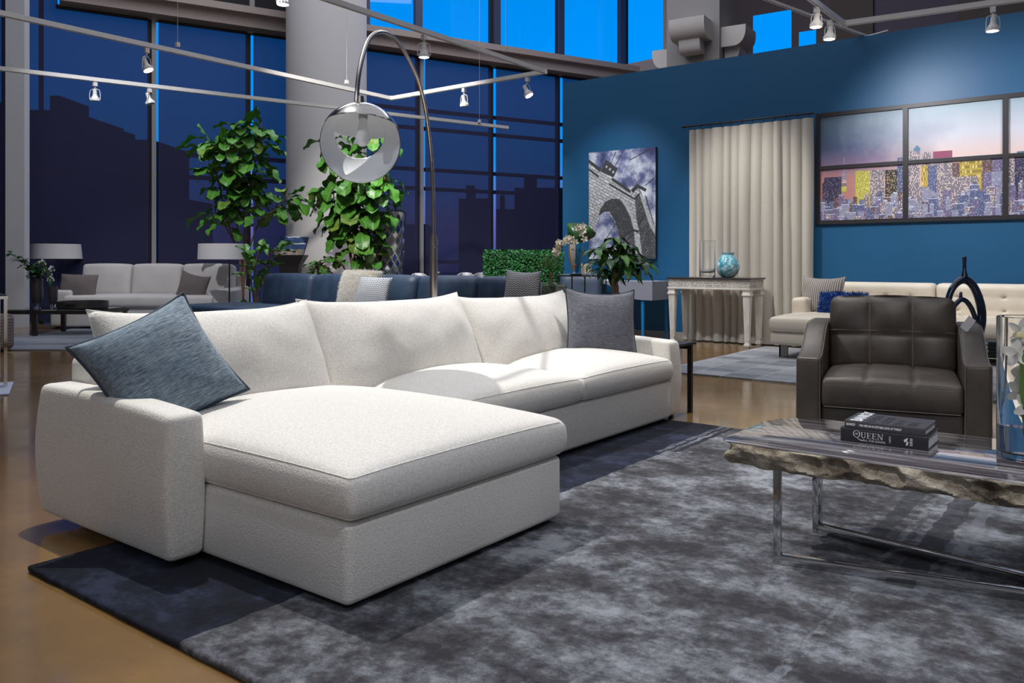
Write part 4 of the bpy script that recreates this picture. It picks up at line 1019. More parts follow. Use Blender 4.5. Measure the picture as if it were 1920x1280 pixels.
ST3 = stone('printed_arch_stone', (.07, .07, .072), (.13, .13, .135), math.radians(40)); INKD = mat('printed_dark_grey', (.045, .045, .05), .6); ST4 = mat('printed_white_edge', (.60, .60, .60), .6, c2=(.35, .35, .35), vs=40)
b = B()
def pp(l, mi, *pts): b.poly([cp_(x, y, l) for x, y in pts], mi)
pp(0, 0, (75, 1195), (743, 1200), (743, 85), (75, 135))
pp(1, 1, (75, 200), (180, 300), (240, 310), (330, 400), (510, 520), (580, 470), (743, 890), (743, 1200), (385, 1200), (380, 940), (330, 800), (270, 725), (200, 740), (150, 860), (130, 1000), (75, 990))
pp(2, 3, (75, 200), (210, 300), (190, 330), (75, 235)); pp(2, 3, (75, 285), (180, 365), (170, 385), (75, 310))
pp(2, 3, (250, 205), (375, 295), (330, 385), (200, 325)); pp(3, 5, (258, 262), (272, 270), (262, 292), (248, 284)); pp(3, 5, (292, 288), (308, 296), (298, 318), (282, 308)); pp(3, 5, (326, 315), (342, 325), (330, 345), (316, 335))
pp(2, 3, (320, 385), (505, 515), (500, 545), (310, 412)); pp(2, 3, (290, 440), (530, 585), (528, 606), (285, 460))
pp(2, 3, (505, 510), (565, 450), (660, 505), (645, 532), (575, 490), (525, 545))
pp(2, 3, (530, 595), (590, 540), (595, 560), (540, 615))
pp(2, 2, (545, 610), (590, 555), (640, 690), (743, 900), (743, 1200), (620, 1200), (590, 950), (560, 800))
pp(3, 5, (588, 550), (610, 570), (740, 900), (740, 960), (690, 880)); pp(3, 3, (640, 560), (655, 575), (735, 870), (725, 860))
pp(3, 3, (575, 850), (640, 750), (645, 765), (580, 880)); 
pp(2, 4, (175, 770), (200, 690), (250, 625), (320, 595), (400, 600), (450, 680), (500, 780), (530, 900), (385, 990), (380, 930), (340, 810), (290, 725), (240, 725))
pp(3, 5, (385, 590), (420, 595), (500, 700), (545, 850), (570, 910), (535, 905), (500, 780), (440, 660))
pp(3, 3, (385, 985), (530, 900), (585, 920), (580, 945), (535, 925), (400, 1010))
pp(2, 2, (400, 1010), (535, 925), (560, 1200), (385, 1200)); pp(3, 5, (545, 925), (580, 945), (610, 1200), (575, 1200))
for (x, y, X_, Y_) in [(300, 250, 355, 130), (345, 275, 430, 115), (490, 215, 700, 100), (540, 400, 610, 560), (645, 470, 740, 390), (120, 1190, 355, 850)]:
    a, c_ = cp_(x, y, 4), cp_(X_, Y_, 4); d = (c_ - a).normalized(); s_ = Vector((-d.z, 0, d.x)) * .005; b.poly([a - s_, c_ - s_, c_ + s_, a + s_], 3)
b.build('printed_picture', [SKYP, ST1, ST2, INKD, ST3, ST4], cv, smooth=False)

# ================================================================ SKYLINE MURAL WITH BLACK BARS
MX0, MX1, MZ0, MZ1 = -3.095, .72, 1.43, 2.72; MY = WY - .012
mu = thing('skyline_mural', 'wide framed print of a lit city skyline at dusk on the blue wall', 'painting', (MX0, WY, MZ0))
t = NT('printed_dusk_sky'); sp = t.n('ShaderNodeSeparateXYZ'); t.l(t.tc.outputs['Object'], sp.inputs[0])
v1 = t.ramp(t.math('DIVIDE', sp.outputs[2], MZ1 - MZ0), [(.40, (.50, .22, .20)), (.52, (.25, .17, .28)), (.68, (.085, .12, .22)), (1.0, (.13, .20, .27))])
v2 = t.ramp(t.math('DIVIDE', sp.outputs[2], MZ1 - MZ0), [(.40, (.78, .60, .52)), (.55, (.80, .60, .56)), (.72, (.62, .62, .68)), (1.0, (.30, .42, .48))])
fx = t.math('ADD', t.math('DIVIDE', sp.outputs[0], 2.4), t.math('MULTIPLY', t.math('SUBTRACT', t.noise(2.2, detail=4), .5), .55))
t.base(t.mix(t.ramp(fx, [(.15, 0.0), (.62, 1.0)]), v1, v2)); t.set(Roughness=.45); DUSK = t.m
def facade(name, wall, lit, frac, gx=.0085, gz=.0115, dark=None):
    t = NT(name); sp_ = t.n('ShaderNodeSeparateXYZ'); t.l(t.tc.outputs['Object'], sp_.inputs[0])
    ux = t.math('DIVIDE', sp_.outputs[0], gx); uz = t.math('DIVIDE', sp_.outputs[2], gz); cb = t.n('ShaderNodeCombineXYZ')
    t.l(t.math('FLOOR', ux), cb.inputs[0]); t.l(t.math('FLOOR', uz), cb.inputs[1]); wn_ = t.n('ShaderNodeTexWhiteNoise'); t.l(cb.outputs[0], wn_.inputs[0])
    inside = t.math('MULTIPLY', t.math('LESS_THAN', t.math('FRACT', ux), .62), t.math('LESS_THAN', t.math('FRACT', uz), .6))
    on = t.math('MULTIPLY', inside, t.math('LESS_THAN', wn_.outputs[0], frac * .6))
    c_ = t.mix(inside, wall, dark or tuple(v * .35 for v in wall)); t.base(t.mix(on, c_, lit)); t.set(Roughness=.45); return t.m
FA = [facade('printed_indigo_tower', (.045, .045, .12), (.55, .38, .20), .3), facade('printed_blue_block', (.12, .15, .30), (.65, .60, .62), .25), facade('printed_pale_block', (.36, .36, .48), (.75, .66, .50), .2, dark=(.12, .12, .22)),
      facade('printed_gold_tower', (.50, .36, .06), (.85, .68, .25), .6, .010, .05), facade('printed_brick_block', (.16, .09, .10), (.75, .48, .26), .35), facade('printed_yellow_block', (.62, .55, .10), (.8, .75, .3), .5),
      facade('printed_dark_lit_tower', (.03, .03, .05), (.80, .60, .22), .6), facade('printed_lit_tower', (.30, .25, .30), (.95, .80, .60), .6, .010, .018), facade('printed_mauve_block', (.20, .17, .32), (.70, .52, .42), .25),
      mat('printed_magenta_roof', (.30, .06, .13), .5), mat('printed_teal_roof', (.08, .20, .30), .5), mat('printed_white_roof', (.55, .58, .66), .5)]
b = B(); b.poly([(0, -.010, 0), (MX1 - MX0, -.010, 0), (MX1 - MX0, -.010, MZ1 - MZ0), (0, -.010, MZ1 - MZ0)], 0)
def mz(zx, zy):  # from measured picture coordinates (1920x1280 crop of the mural) to the mural plane
    u, v = 1500 + zx * .21875, 170 + zy * .21875; p = wl(u, v, MY); return p.x - MX0, p.z - MZ0
NB = [0]
def bl(zx0, zx1, top, mi, lay, bottom=None):
    x0_, z_ = mz(zx0, top); x1_, _ = mz(zx1, top); y_ = -.0105 - lay * .0003
    NB[0] += 1; y_ -= NB[0] * .00003; zb = 0.01 if bottom is None else mz(zx0, bottom)[1]
    b.poly([(x0_, y_, zb), (x1_, y_, zb), (x1_, y_, z_), (x0_, y_, z_)], mi)
for q in [(205, 355, 745, 1, 1), (190, 210, 790, 1, 1), (475, 610, 690, 6, 1), (600, 725, 680, 8, 1), (730, 835, 680, 7, 2), (835, 880, 575, 2, 3), (920, 1025, 520, 8, 3), (1050, 1120, 530, 8, 2), (1040, 1095, 640, 4, 3),
          (1140, 1305, 565, 8, 4), (1095, 1170, 640, 2, 5), (1305, 1400, 620, 5, 3), (1370, 1560, 610, 4, 4), (1305, 1525, 740, 8, 5), (1560, 1650, 600, 5, 4), (1630, 1745, 560, 9, 3), (1640, 1740, 695, 3, 6), (1570, 1640, 700, 9, 5), (1780, 1840, 590, 8, 4), (1840, 1925, 560, 1, 5)]: bl(*q)
bl(1140, 1305, 522, 10, 5, 580); bl(975, 1030, 490, 11, 4, 520); bl(990, 1015, 472, 11, 4, 492); bl(1860, 1925, 520, 11, 4, 560)
# the spire
x_, z_ = mz(378, 840)
for (w_, a, c_, mi) in ((.030, 0, .10, 8), (.022, .10, .19, 3), (.014, .19, .25, 3), (.008, .25, .29, 3), (.0025, .29, .36, 12)): b.poly([(x_ - w_, -.0122, z_ + a), (x_ + w_, -.0122, z_ + a), (x_ + w_ * .7, -.0122, z_ + c_), (x_ - w_ * .7, -.0122, z_ + c_)], mi)
bl(355, 400, 820, 6, 5, 870)
rr2 = random.Random(11); W_ = MX1 - MX0
for lay, (zlo, zhi, n_) in enumerate([(.36, .56, 55), (.27, .38, 62), (.18, .28, 64), (.09, .20, 60), (.04, .12, 46)]):
    for k in range(n_):
        x = W_ * (k + rr2.uniform(-.4, .4)) / n_; w_ = rr2.uniform(.035, .11)
        if lay == 0 and x < 2.0: continue
        z = rr2.uniform(zlo, zhi) * (1.0 if x > 1.0 else .93); mi = rr2.choice([2, 3, 3, 3, 9, 5, 9, 2, 8] if lay > 0 else [2, 4, 8, 9, 1]); y_ = -.0125 - lay * .0014 - k * .00002
        x = max(0.0, x); xe = min(W_, x + w_); b.poly([(x, y_, .0), (xe, y_, .0), (xe, y_, z), (x, y_, z)], mi)
        if rr2.random() < .45: b.poly([(x + w_ * .3, y_, z), (min(W_, x + w_ * .7), y_, z), (min(W_, x + w_ * .7), y_, z + .02), (x + w_ * .3, y_, z + .02)], rr2.choice([2, 12, 9]))
        if rr2.random() < .4: b.poly([(x, y_ - .0001, z - .008), (xe, y_ - .0001, z - .008), (xe, y_ - .0001, z), (x, y_ - .0001, z)], 12)
b.build('printed_picture', [DUSK] + FA, mu, smooth=False)
FRM = mat('black_mural_frame', (.022, .018, .020), .45)
b = B(); b.span((0, -.035, 0), (W_, -.0, .045)); b.span((0, -.035, MZ1 - MZ0 - .045), (W_, 0, MZ1 - MZ0)); b.span((0, -.035, .045), (.045, 0, MZ1 - MZ0 - .045)); b.span((W_ - .045, -.035, .045), (W_, 0, MZ1 - MZ0 - .045)); b.build('outer_frame', FRM, mu, smooth=False)
for x in (.965, 1.915, 2.865): b = B(); b.span((x - .026, -.036, .045), (x + .026, -.012, MZ1 - MZ0 - .045)); b.build('upright_bar', FRM, mu, smooth=False)
b = B(); b.span((.045, -.034, .635), (W_ - .045, -.012, .675)); b.build('cross_bar', FRM, mu, smooth=False)
# ================================================================ NAVY SOFA
NX0, NX1 = -9.35, -4.55
ns_ = thing('navy_sofa', 'long navy leather sofa behind the white sectional', 'sofa', (NX0, 5.45, 0)); NL = NX1 - NX0
b = B(); b.rbox((NL / 2, .55, .20), (NL, 1.15, .24), .05, 16); b.build('seat_base', NAVY_L, ns_, 70)
for a, c_ in ((0, 1.6), (1.605, 3.2), (3.205, NL)):
    b = B(); b.rbox(((a + c_) / 2, .48, .39), (c_ - a, 1.0, .17), .06, 22, puff(.02)); b.build('seat_cushion', NAVY_L, ns_, 70)
for x in (.2, 1.6, 3.2, NL - .2):
    for y in (.12, .98): b = B(); b.span((x - .03, y - .03, 0), (x + .03, y + .03, .09)); b.build('leg', BLACKW, ns_, smooth=False)
b = B(); b.rbox((NL / 2 + .33, 1.08, .40), (NL - .66, .14, .62), .05, 12); b.build('back_frame', NAVY_L, ns_, 70)
def bk_fn(p, h):
    q = p.copy(); a, c_ = p.x / h[0], p.z / h[2]; k = max(0, 1 - a * a) ** .4 * max(0, 1 - c_ * c_) ** .4
    q.y -= .05 * k if p.y < 0 else 0; q.z += .012 * (1 - a * a) * (1 if c_ > 0 else 0); q.y += noise.noise(p * 5) * .012 * k; return q
nb = [-8.72, -7.76, -6.88, -6.08, -5.27, -4.58]
for a, c_ in zip(nb, nb[1:]):
    b = B(); b.rbox((0, 0, 0), (c_ - a - .012, .22, .44), .075, 26, bk_fn); o = b.build('back_cushion', NAVY_L, ns_, 80); o.location = ((a + c_) / 2 - NX0, .93, .625); o.rotation_euler = (math.radians(-8), 0, 0)
# pillows
t = NT('herringbone_weave'); sp = t.n('ShaderNodeSeparateXYZ'); t.l(t.tc.outputs['Object'], sp.inputs[0])
zig = t.math('PINGPONG', sp.outputs[0], .016); hh = t.math('FRACT', t.math('MULTIPLY', t.math('ADD', sp.outputs[2], t.math('MULTIPLY', zig, 1.1)), 48))
hv = t.math('GREATER_THAN', t.math('FRACT', t.math('MULTIPLY', sp.outputs[0], 62.5)), .12)
t.base(t.mix(t.math('MULTIPLY', t.math('GREATER_THAN', hh, .52), hv), (.70, .70, .69), (.03, .04, .06))); t.set(Roughness=.85); HERR = t.m
FURM = mat('cream_fur', (.86, .82, .72), .8, c2=(.92, .89, .82), vs=30, bs=120, bst=.8)
M = frame_M(at(676, 541, 8.72), Vector((1, .1, 0)), Vector((-.05, .30, 1))); r = pillow('throw_pillow', 'fluffy cream fur pillow on the navy sofa', M, .50, .38, .18, FURM, pinch=.02)
fur(r, .50, .38, .18, 15000, .045, FURM, .0016, .45)
M = frame_M(at(699, 548, 8.50), Vector((1, .1, -.03)), Vector((.10, .32, 1))); pillow('throw_pillow', 'black and white herringbone pillow in front of the cream fur pillow', M, .43, .33, .13, HERR, pinch=.04)
M = frame_M(at(979, 537, 7.6), Vector((1, .45, -.05)), Vector((-.1, .25, 1))); pillow('throw_pillow', 'black and white herringbone pillow at the right end of the navy sofa', M, .33, .28, .12, HERR, pinch=.06, ear=.02)

# ================================================================ NAVY CHAIR, DARK CONSOLE, FRAME TABLE
nc = at(1078, 520, 9.3); r = thing('lounge_chair', 'high-backed navy chair behind the black wire-frame table', 'chair', (nc.x, nc.y, 0), math.radians(20))
b = B(); b.rbox((0, .25, .52), (.52, .16, .68), .07, 12, lambda p, h: p + Vector((0, .08 * (p.z / h[2]), 0))); b.build('backrest', NAVY_L, r, 70)
b = B(); b.rbox((0, 0, .36), (.56, .56, .16), .06, 10); b.build('seat', NAVY_L, r, 70)
for x, y in ((-.2, -.2), (.2, -.2), (-.2, .2), (.2, .2)): b = B(); b.tube([(x, y, 0), (x * .9, y * .9, .3)], .014, 8); b.build('leg', BLACK, r)
dc = at(1003, 558, 7.0); zd = dc.z
r = thing('console_table', 'dark console table behind the right end of the white sectional', 'table', (dc.x, dc.y, 0), YAW * .25)
b = B(); b.rbox((0, 0, zd - .012), (.46, .34, .024), .008, 6); b.build('table_top', BLACKW, r)
for x, y in ((-.2, -.14), (.2, -.14), (-.2, .14), (.2, .14)): b = B(); b.span((x - .012, y - .012, 0), (x + .012, y + .012, zd - .02)); b.build('leg', BLACKW, r, smooth=False)
MOSS = mat('green_moss', (.03, .07, .015), .9, c2=(.10, .16, .05), vs=40, bs=50, bst=1)
PEB = mat('pale_green_pebbles', (.20, .26, .14), .7, c2=(.45, .46, .34), vs=26, bs=30, bst=1)
for u, w_, v0, mm, lab, nm, Z_ in ((1028, .125, 529, MOSS, 'square glass planter of moss holding the grassy ponytail palm', 'glass_planter', 6.98), (1051, .088, 529, PEB, 'square glass vase of pale pebbles right of the mossy planter', 'glass_vase', 6.88)):
    p = at(u, 556, Z_); p.z = zd; H_ = at(u, v0, Z_).z - zd
    r = thing(nm, lab, 'vase', p, YAW); h_ = w_ / 2; b = B()
    b.span((-h_, -h_, 0), (h_, h_, .006))
    for a in ((-h_, -h_, -h_ + .004, h_), (h_ - .004, -h_, h_, h_), (-h_ + .004, -h_, h_ - .004, -h_ + .004), (-h_ + .004, h_ - .004, h_ - .004, h_)): b.span((a[0], a[1], .006), (a[2], a[3], H_))
    b.build('glass_box', GLASS, r, smooth=False)
    b = B(); b.rbox((0, 0, H_ * .42), (w_ - .012, w_ - .012, H_ * .78), .008, 8, lambda q, h: q + Vector((0, 0, noise.noise(q * 40) * .006))); b.build('filling', mm, r, 70)
pb = at(1033, 528, 6.98); r = thing('ponytail_palm', 'small ponytail palm with thin arching leaves in the mossy glass planter', 'plant', (pb.x, pb.y, zd + .13))
b = B(); b.tube([(0, 0, -.03), (0, 0, .04), (0, 0, .09)], [.016, .014, .008], 10); b.build('trunk', PALEBARK, r)
b = B()
for _ in range(130):
    a = R.uniform(0, 6.28); s_ = R.uniform(.06, .15); dx, dy = math.cos(a), math.sin(a); h_ = R.uniform(.06, .15); pts = [Vector((dx * s_ * k / 5, dy * s_ * k / 5, .08 + h_ * math.sin(min(1.15, k / 5 * R.uniform(1.0, 1.15)) * PI * .78))) for k in range(6)]
    sd = Vector((-dy, dx, 0)) * .002
    for p, q in zip(pts, pts[1:]): b.poly([p - sd, p + sd, q + sd * .6, q - sd * .6])
b.build('leaves', LEAF, r, 180)
ft = at(1090, 515.5, 8.2); zf_ = ft.z; r = thing('frame_table', 'tall open black wire-frame table carrying the face vase', 'table', (ft.x, ft.y, 0), YAW)
hw = .23; b = B(); b.span((-hw, -.17, zf_ - .012), (hw, .17, zf_)); b.build('table_top', BLACK, r, smooth=False)
for x, y in ((-hw + .006, -.165), (hw - .006, -.165), (-.08, .165), (hw - .006, .165), (-hw + .006, .165), (.02, -.165)): b = B(); b.span((x - .006, y - .006, 0), (x + .006, y + .006, zf_ - .01)); b.build('leg', BLACK, r, smooth=False)
# painted vase (plain abstract face in blue and white halves)
fv = at(1080, 513, 8.15); fv.z = zf_
t = NT('painted_vase_glaze'); sp = t.n('ShaderNodeSeparateXYZ'); t.l(t.tc.outputs['Object'], sp.inputs[0])
t.base(t.mix(t.math('GREATER_THAN', sp.outputs[0], -.012), (.58, .52, .42), (.02, .22, .42))); t.set(Roughness=.2); FV = t.m
r = thing('face_vase', 'slim painted vase, half cream and half blue, with simple drawn face lines', 'vase', fv, YAW)
b = B(); vs_ = b.lathe([(0, 0), (.045, 0), (.045, .018), (.02, .024), (.03, .05), (.05, .11), (.066, .19), (.070, .26), (.066, .30), (.058, .30), (.058, .26), (0, .25)], seg=36)
b.build('vase_body', FV, r, 70)
b = B(); b.lathe([(0, 0), (.058, 0), (.06, .012), (.03, .02), (0, .02)], seg=24); b.build('foot', BLACKW, r)
def on(a, z, l=.0015):   # point on the body, a in radians from the viewer side
    prf = [(.024, .02), (.05, .03), (.11, .05), (.19, .066), (.26, .070), (.30, .066)]
    for (z0, r0), (z1, r1) in zip(prf, prf[1:]):
        if z0 <= z <= z1: rr_ = r0 + (r1 - r0) * (z - z0) / (z1 - z0); break
    else: rr_ = .066
    return Vector(((rr_ + l) * math.sin(a), -(rr_ + l) * math.cos(a), z))
b = B(); b.tube([on(-.05, z) for z in (.29, .24, .19, .15)] + [on(-.25, .14), on(-.4, .15)], .0018, 6); b.tube([on(.35 + .14 * math.cos(a), .245 + .010 * math.sin(a)) for a in [k * .6 for k in range(11)]], .0016, 6); b.tube([on(-.7 + k * .1, .25 + .006 * math.sin(k)) for k in range(5)], .0016, 6); b.build('drawn_lines', BLACK, r)
b = B(); b.tube([on(-.45 + k * .12, .095) for k in range(5)], .007, 8); b.build('lips', mat('red_glaze', (.45, .05, .02), .3), r)
b = B(); b.tube([on(-1.25, z) for z in (.05, .1, .16, .22, .28)], .008, 8); b.build('orange_band', mat('orange_glaze', (.50, .20, .03), .3), r)
r = thing('orchid_arrangement', 'arching cream orchids with one broad dark leaf in the face vase', 'flower', fv)
K = 8.15 / F
def fo(u, v, d=0.0): return RT * ((u - 1080) * K) + UP * ((513 - v) * K) + FW * d
b = B(); lf = [(1063, 416), (1075, 414), (1092, 416), (1104, 420), (1118, 434), (1116, 440), (1104, 447), (1090, 452), (1082, 452), (1070, 444), (1066, 436)]
cvn = b.bm.verts.new(fo(1084, 442, .03)); ring = [b.bm.verts.new(fo(u, v, .05 + .03 * math.sin(i * 1.3))) for i, (u, v) in enumerate(lf)]
for i in range(len(ring)): b.bm.faces.new((cvn, ring[i], ring[(i + 1) % len(ring)]))
o = b.build('broad_leaf', LEAF_D, r, 180); m_ = o.modifiers.new('thickness', 'SOLIDIFY'); m_.thickness = .002
stp = bez([fo(1080, 470), fo(1078, 452), fo(1068, 446), fo(1055, 450), fo(1046, 460), fo(1043, 475)], 6); b = B(); b.tube(stp, .003, 6); b.tube(bez([fo(1084, 468), fo(1088, 448), fo(1092, 425)], 5), .003, 6); b.build('stem', STEM, r)
b = B()
for p in stp[6:]: orchid(b, p + Vector((R.uniform(-.02, .02), R.uniform(-.03, .01), R.uniform(-.02, .02))), -FW + RT * R.uniform(-.6, .6) + UP * R.uniform(-.5, .5), .035)
for k in range(9): orchid(b, fo(R.uniform(1082, 1096), R.uniform(420, 448), -.03), -FW + RT * R.uniform(-.6, .6) + UP * R.uniform(-.3, .6), .035)
b.build('blossoms', [PETALC, LIPM], r, 80)

# ================================================================ GREY DESK
dx0, dx1, dy0 = -5.95, at(1238, 527, 10.3).x - .09, 9.25
r = thing('writing_desk', 'grey desk with an arched apron and legs painted with the wall reflection under the bridge print', 'desk', (dx0, dy0, 0)); DL = dx1 - dx0
t = NT('grey_desk_finish'); t.base((.26, .27, .32)); t.set(Roughness=.5); GD = t.m
b = B(); b.span((0, 0, .735), (DL, .55, .75)); b.build('desk_top', GD, r, smooth=False)
def apron(x): return .515 + .20 * math.exp(-((x - .32 * DL) / (.26 * DL)) ** 2)
b = B(); n_ = 24
outline = [(0, .735)] + [(DL * k / n_, apron(DL * k / n_)) for k in range(n_ + 1)] + [(DL, .735)]
b.prism(outline[::-1], lambda x, y, d: Vector((x, d, y)), 0, .02); b.span((DL - .02, .02, .515), (DL, .55, .735)); b.span((0, .02, .515), (.02, .55, .735)); b.build('apron', GD, r, smooth=False)
LEG_REFL = mat('wall_reflection_leg', (.01, .20, .48), .4)  # reflection of the blue wall painted into the leg colour
for x, y in ((.05, .04), (DL - .15, .04), (.05, .5), (DL - .06, .5)):
    b = B(); b.tube([(x, y, 0), (x, y, .73)], [.018, .032], 4); b.build('leg', LEG_REFL, r, smooth=False)
p = wl(1099.5, 526, 9.5); r = thing('box_file', 'narrow cream box standing at the left end of the grey desk', 'box', (p.x, 9.5, .75)); b = B(); b.rbox((0, 0, .11), (.06, .16, .22), .004, 4); b.build('box', mat('cream_card', (.60, .55, .42), .6), r, smooth=False); b = B(); b.span((-.024, -.082, .03), (.024, -.0801, .19)); b.build('front_label', mat('brown_print', (.32, .22, .14), .6), r, smooth=False)
p = wl(1130, 526, 9.4); r = thing('paper_sheets', 'loose white papers lying on the grey desk', 'paper', (p.x, 9.4, .75)); b = B(); b.box((0, 0, .004), (.26, .2, .006), Matrix.Rotation(.3, 3, 'Z')); b.box((.12, .05, .010), (.22, .16, .005), Matrix.Rotation(-.4, 3, 'Z')); b.build('sheets', mat('white_paper', (.75, .76, .78), .7), r, smooth=False)

# ================================================================ LEAVES AND PLANTS
def leaf(b, o, d, up, L, W, shape='fig', droop=.5, fold=.25, mi=0, n=8):
    d = Vector(d).normalized(); s_ = d.cross(up)
    if s_.length < .1: s_ = d.orthogonal()
    s_.normalize(); rows = []; p = Vector(o); seg = L / n
    for i in range(n + 1):
        t_ = i / n
        if shape == 'fig': w_ = (math.sin(PI * min(1, t_ ** 1.25)) ** .55) * (.42 + .62 * t_) if 0 < t_ < 1 else .03
        elif shape == 'lance': w_ = math.sin(PI * (t_ ** .85)) ** .8 if 0 < t_ < 1 else .03
        else: w_ = math.sin(PI * t_) ** .6 if 0 < t_ < 1 else .05
        w_ *= W / 2; nrm = s_.cross(d).normalized(); wv = math.sin(t_ * 16 + o[0] * 30) * W * .09
        rib = W * .018 * math.cos(t_ * n * PI)
        rows.append([b.bm.verts.new(p + s_ * w_ * k + nrm * (abs(k) * w_ * fold + (wv if abs(k) == 1 else rib if abs(k) > .1 else -W * .02))) for k in ((-1, -.55, -.03, .03, .55, 1) if shape == 'fig' else (-1, -.5, 0, .5, 1))])
        p = p + d * seg; d = (d + Vector((0, 0, -droop * seg / L * 1.4))).normalized()
    for a, c_ in zip(rows, rows[1:]):
        for k in range(len(a) - 1): f = b.bm.faces.new((a[k], a[k + 1], c_[k + 1], c_[k])); f.material_index = 2 if len(a) == 6 and k == 2 else mi; f.smooth = True
def fig(nm, label, base, branches, Z, L, dens, lab_pot, seed, loy=0.0, ranges=None, droop=.7, hang=0.0):
    rr_ = random.Random(seed); bp = at(base[0], base[1], Z); bp.z = 0
    r = thing(nm, label, 'plant', bp); off = -bp
    b = B(); b.lathe([(0, 0), (.14, 0), (.18, .3), (.185, .32), (.165, .32), (.16, .28), (0, .28)], seg=32); b.build('pot', POTM, r)
    b = B(); b.lathe([(.0, .27), (.158, .27), (.158, .285), (0, .285)], seg=24); b.build('soil', SOIL, r)
    st = B(); lv = B()
    for bi, br in enumerate(branches):
        pts3 = [at(p[0], p[1], Z + (p[2] if len(p) > 2 else 0)) + off for p in br]
        if bi == 0 or br[0] == branches[0][0]: pts3 = [Vector((pts3[0].x * .3, pts3[0].y * .3, .27))] + pts3
        P_ = bez(pts3, 10); n_ = len(P_); st.tube(P_, [.016 * (1 - .6 * i / n_) for i in range(n_)], 8)
        a0, a1 = (ranges[bi] if ranges else (.4, 1.0)); tot = sum((q - p).length for p, q in zip(P_, P_[1:])); cnt = int(tot * (a1 - a0) * dens)
        for k in range(cnt):
            f_ = a0 + (a1 - a0) * (k + rr_.random() * .5) / max(1, cnt); i = min(n_ - 2, int(f_ * (n_ - 1))); p = P_[i]; ax_ = (P_[i + 1] - P_[i]).normalized()
            an = k * 2.4 + rr_.uniform(-.4, .4); side = Vector((math.cos(an), math.sin(an), 0)); d = side + ax_ * rr_.uniform(.1, .9) + Vector((0, 0, rr_.uniform(-.1, .5) - hang))
            d.normalize(); q = p + d * .05; st.tube([p, q], .004, 5, caps=False)
            ll = L * rr_.uniform(.7, 1.15); leaf(lv, q, d, Vector((0, 0, 1)), ll, ll * rr_.uniform(.52, .68), 'fig', droop * rr_.uniform(.5, 1.4), rr_.uniform(.1, .35), 1 if rr_.random() < .12 else 0, n=12)
        leaf(lv, P_[-1], (P_[-1] - P_[-3]) + side * .02, side, L * .7, L * .45, 'fig', .2, .3)
    st.build('stem', BARK, r, 180); o = lv.build('foliage', [LEAF, LEAF_Y, VEIN], r, 180)
    return r
fig('fiddle_leaf_fig', 'tall many-stemmed fiddle leaf fig in front of the window, left of the round column', (456, 590), [
    [(456, 560), (449, 480), (444, 400), (447, 330), (450, 262), (456, 236)], [(456, 560), (460, 480), (468, 400), (473, 330), (486, 275), (490, 236)], [(456, 560), (450, 490), (430, 425), (414, 360), (400, 300), (392, 262)],
    [(456, 560), (462, 490), (482, 425), (505, 402), (524, 385), (540, 366)], [(456, 560), (450, 480), (436, 450), (418, 415), (404, 398)], [(456, 560), (458, 470), (455, 380), (430, 300, -.2), (418, 270, -.3)]], 12.3, .42, 27, '', 5,
    ranges=[(.52, 1), (.5, 1), (.5, 1), (.66, 1), (.78, 1), (.55, 1)], droop=1.1, hang=.3)
fig('fiddle_leaf_fig', 'dense drooping fiddle leaf fig in front of the round column, under the lamp globe', (665, 560), [
    [(662, 520), (655, 470), (650, 420), (648, 360), (640, 300), (622, 262)], [(662, 520), (678, 450), (686, 390), (692, 330), (700, 280), (706, 250)], [(662, 520), (684, 470), (698, 420), (712, 370), (722, 330)], [(662, 520), (652, 440), (630, 390), (624, 350)], [(662, 520), (668, 430), (662, 370), (668, 320, -.3)]], 12.4, .42, 26, '', 9,
    ranges=[(.35, 1), (.3, 1), (.28, 1), (.45, 1), (.35, 1)], droop=1.5, hang=.35)
fig('fiddle_leaf_fig', 'low young fiddle leaf fig beside the left end of the navy sofa', (478, 600), [[(478, 585), (480, 540), (478, 500), (486, 470)], [(478, 585), (492, 520), (505, 480), (520, 466)], [(478, 585), (470, 520), (462, 480)]], 11.6, .28, 22, '', 12, ranges=[(.2, 1), (.55, 1), (.6, 1)], droop=.4)
fig('leafy_plant', 'low light green plant between the patterned stand and the drooping fig', (640, 560), [[(645, 545), (646, 505), (632, 490), (612, 490), (598, 500)], [(645, 545), (625, 515), (600, 495), (590, 505)]], 12.0, .24, 20, '', 15, ranges=[(.4, 1), (.4, 1)], droop=.7)
# money tree
mb = at(1153, 560, 6.5); mb.z = 0; r = thing('money_tree', 'money tree with a braided trunk and glossy leaves behind the slate grey pillow', 'plant', mb)
b = B(); b.lathe([(0, 0), (.12, 0), (.15, .26), (.155, .28), (.135, .28), (.13, .24), (0, .24)], seg=32); b.build('pot', POTM, r)
b = B()
for k in range(3):
    b.tube([Vector((.016 * math.cos(z * 22 + k * 2.094), .013 * math.sin(z * 22 + k * 2.094), z)) for z in [.22 + .02 * j for j in range(36)]], .015, 8)
b.build('trunk', PALEBARK, r, 180)
lv = B(); st = B(); K = 6.5 / F; rr_ = random.Random(4)
def mo(u, v, d): return RT * ((u - 1153) * K) + UP * (EYE + (HOR - v) * K) + FW * d
tips = [(1130, 505, -.05), (1172, 512, -.1), (1198, 505, .05), (1145, 515, .1), (1150, 448, 0), (1165, 458, -.05), (1135, 466, .05), (1120, 470, 0), (1180, 462, .05), (1195, 480, 0), (1205, 492, -.08), (1160, 480, -.15), (1140, 488, -.12), (1175, 495, -.1), (1125, 490, .1), (1185, 478, .12), (1150, 470, .1), (1148, 560, -.02)]
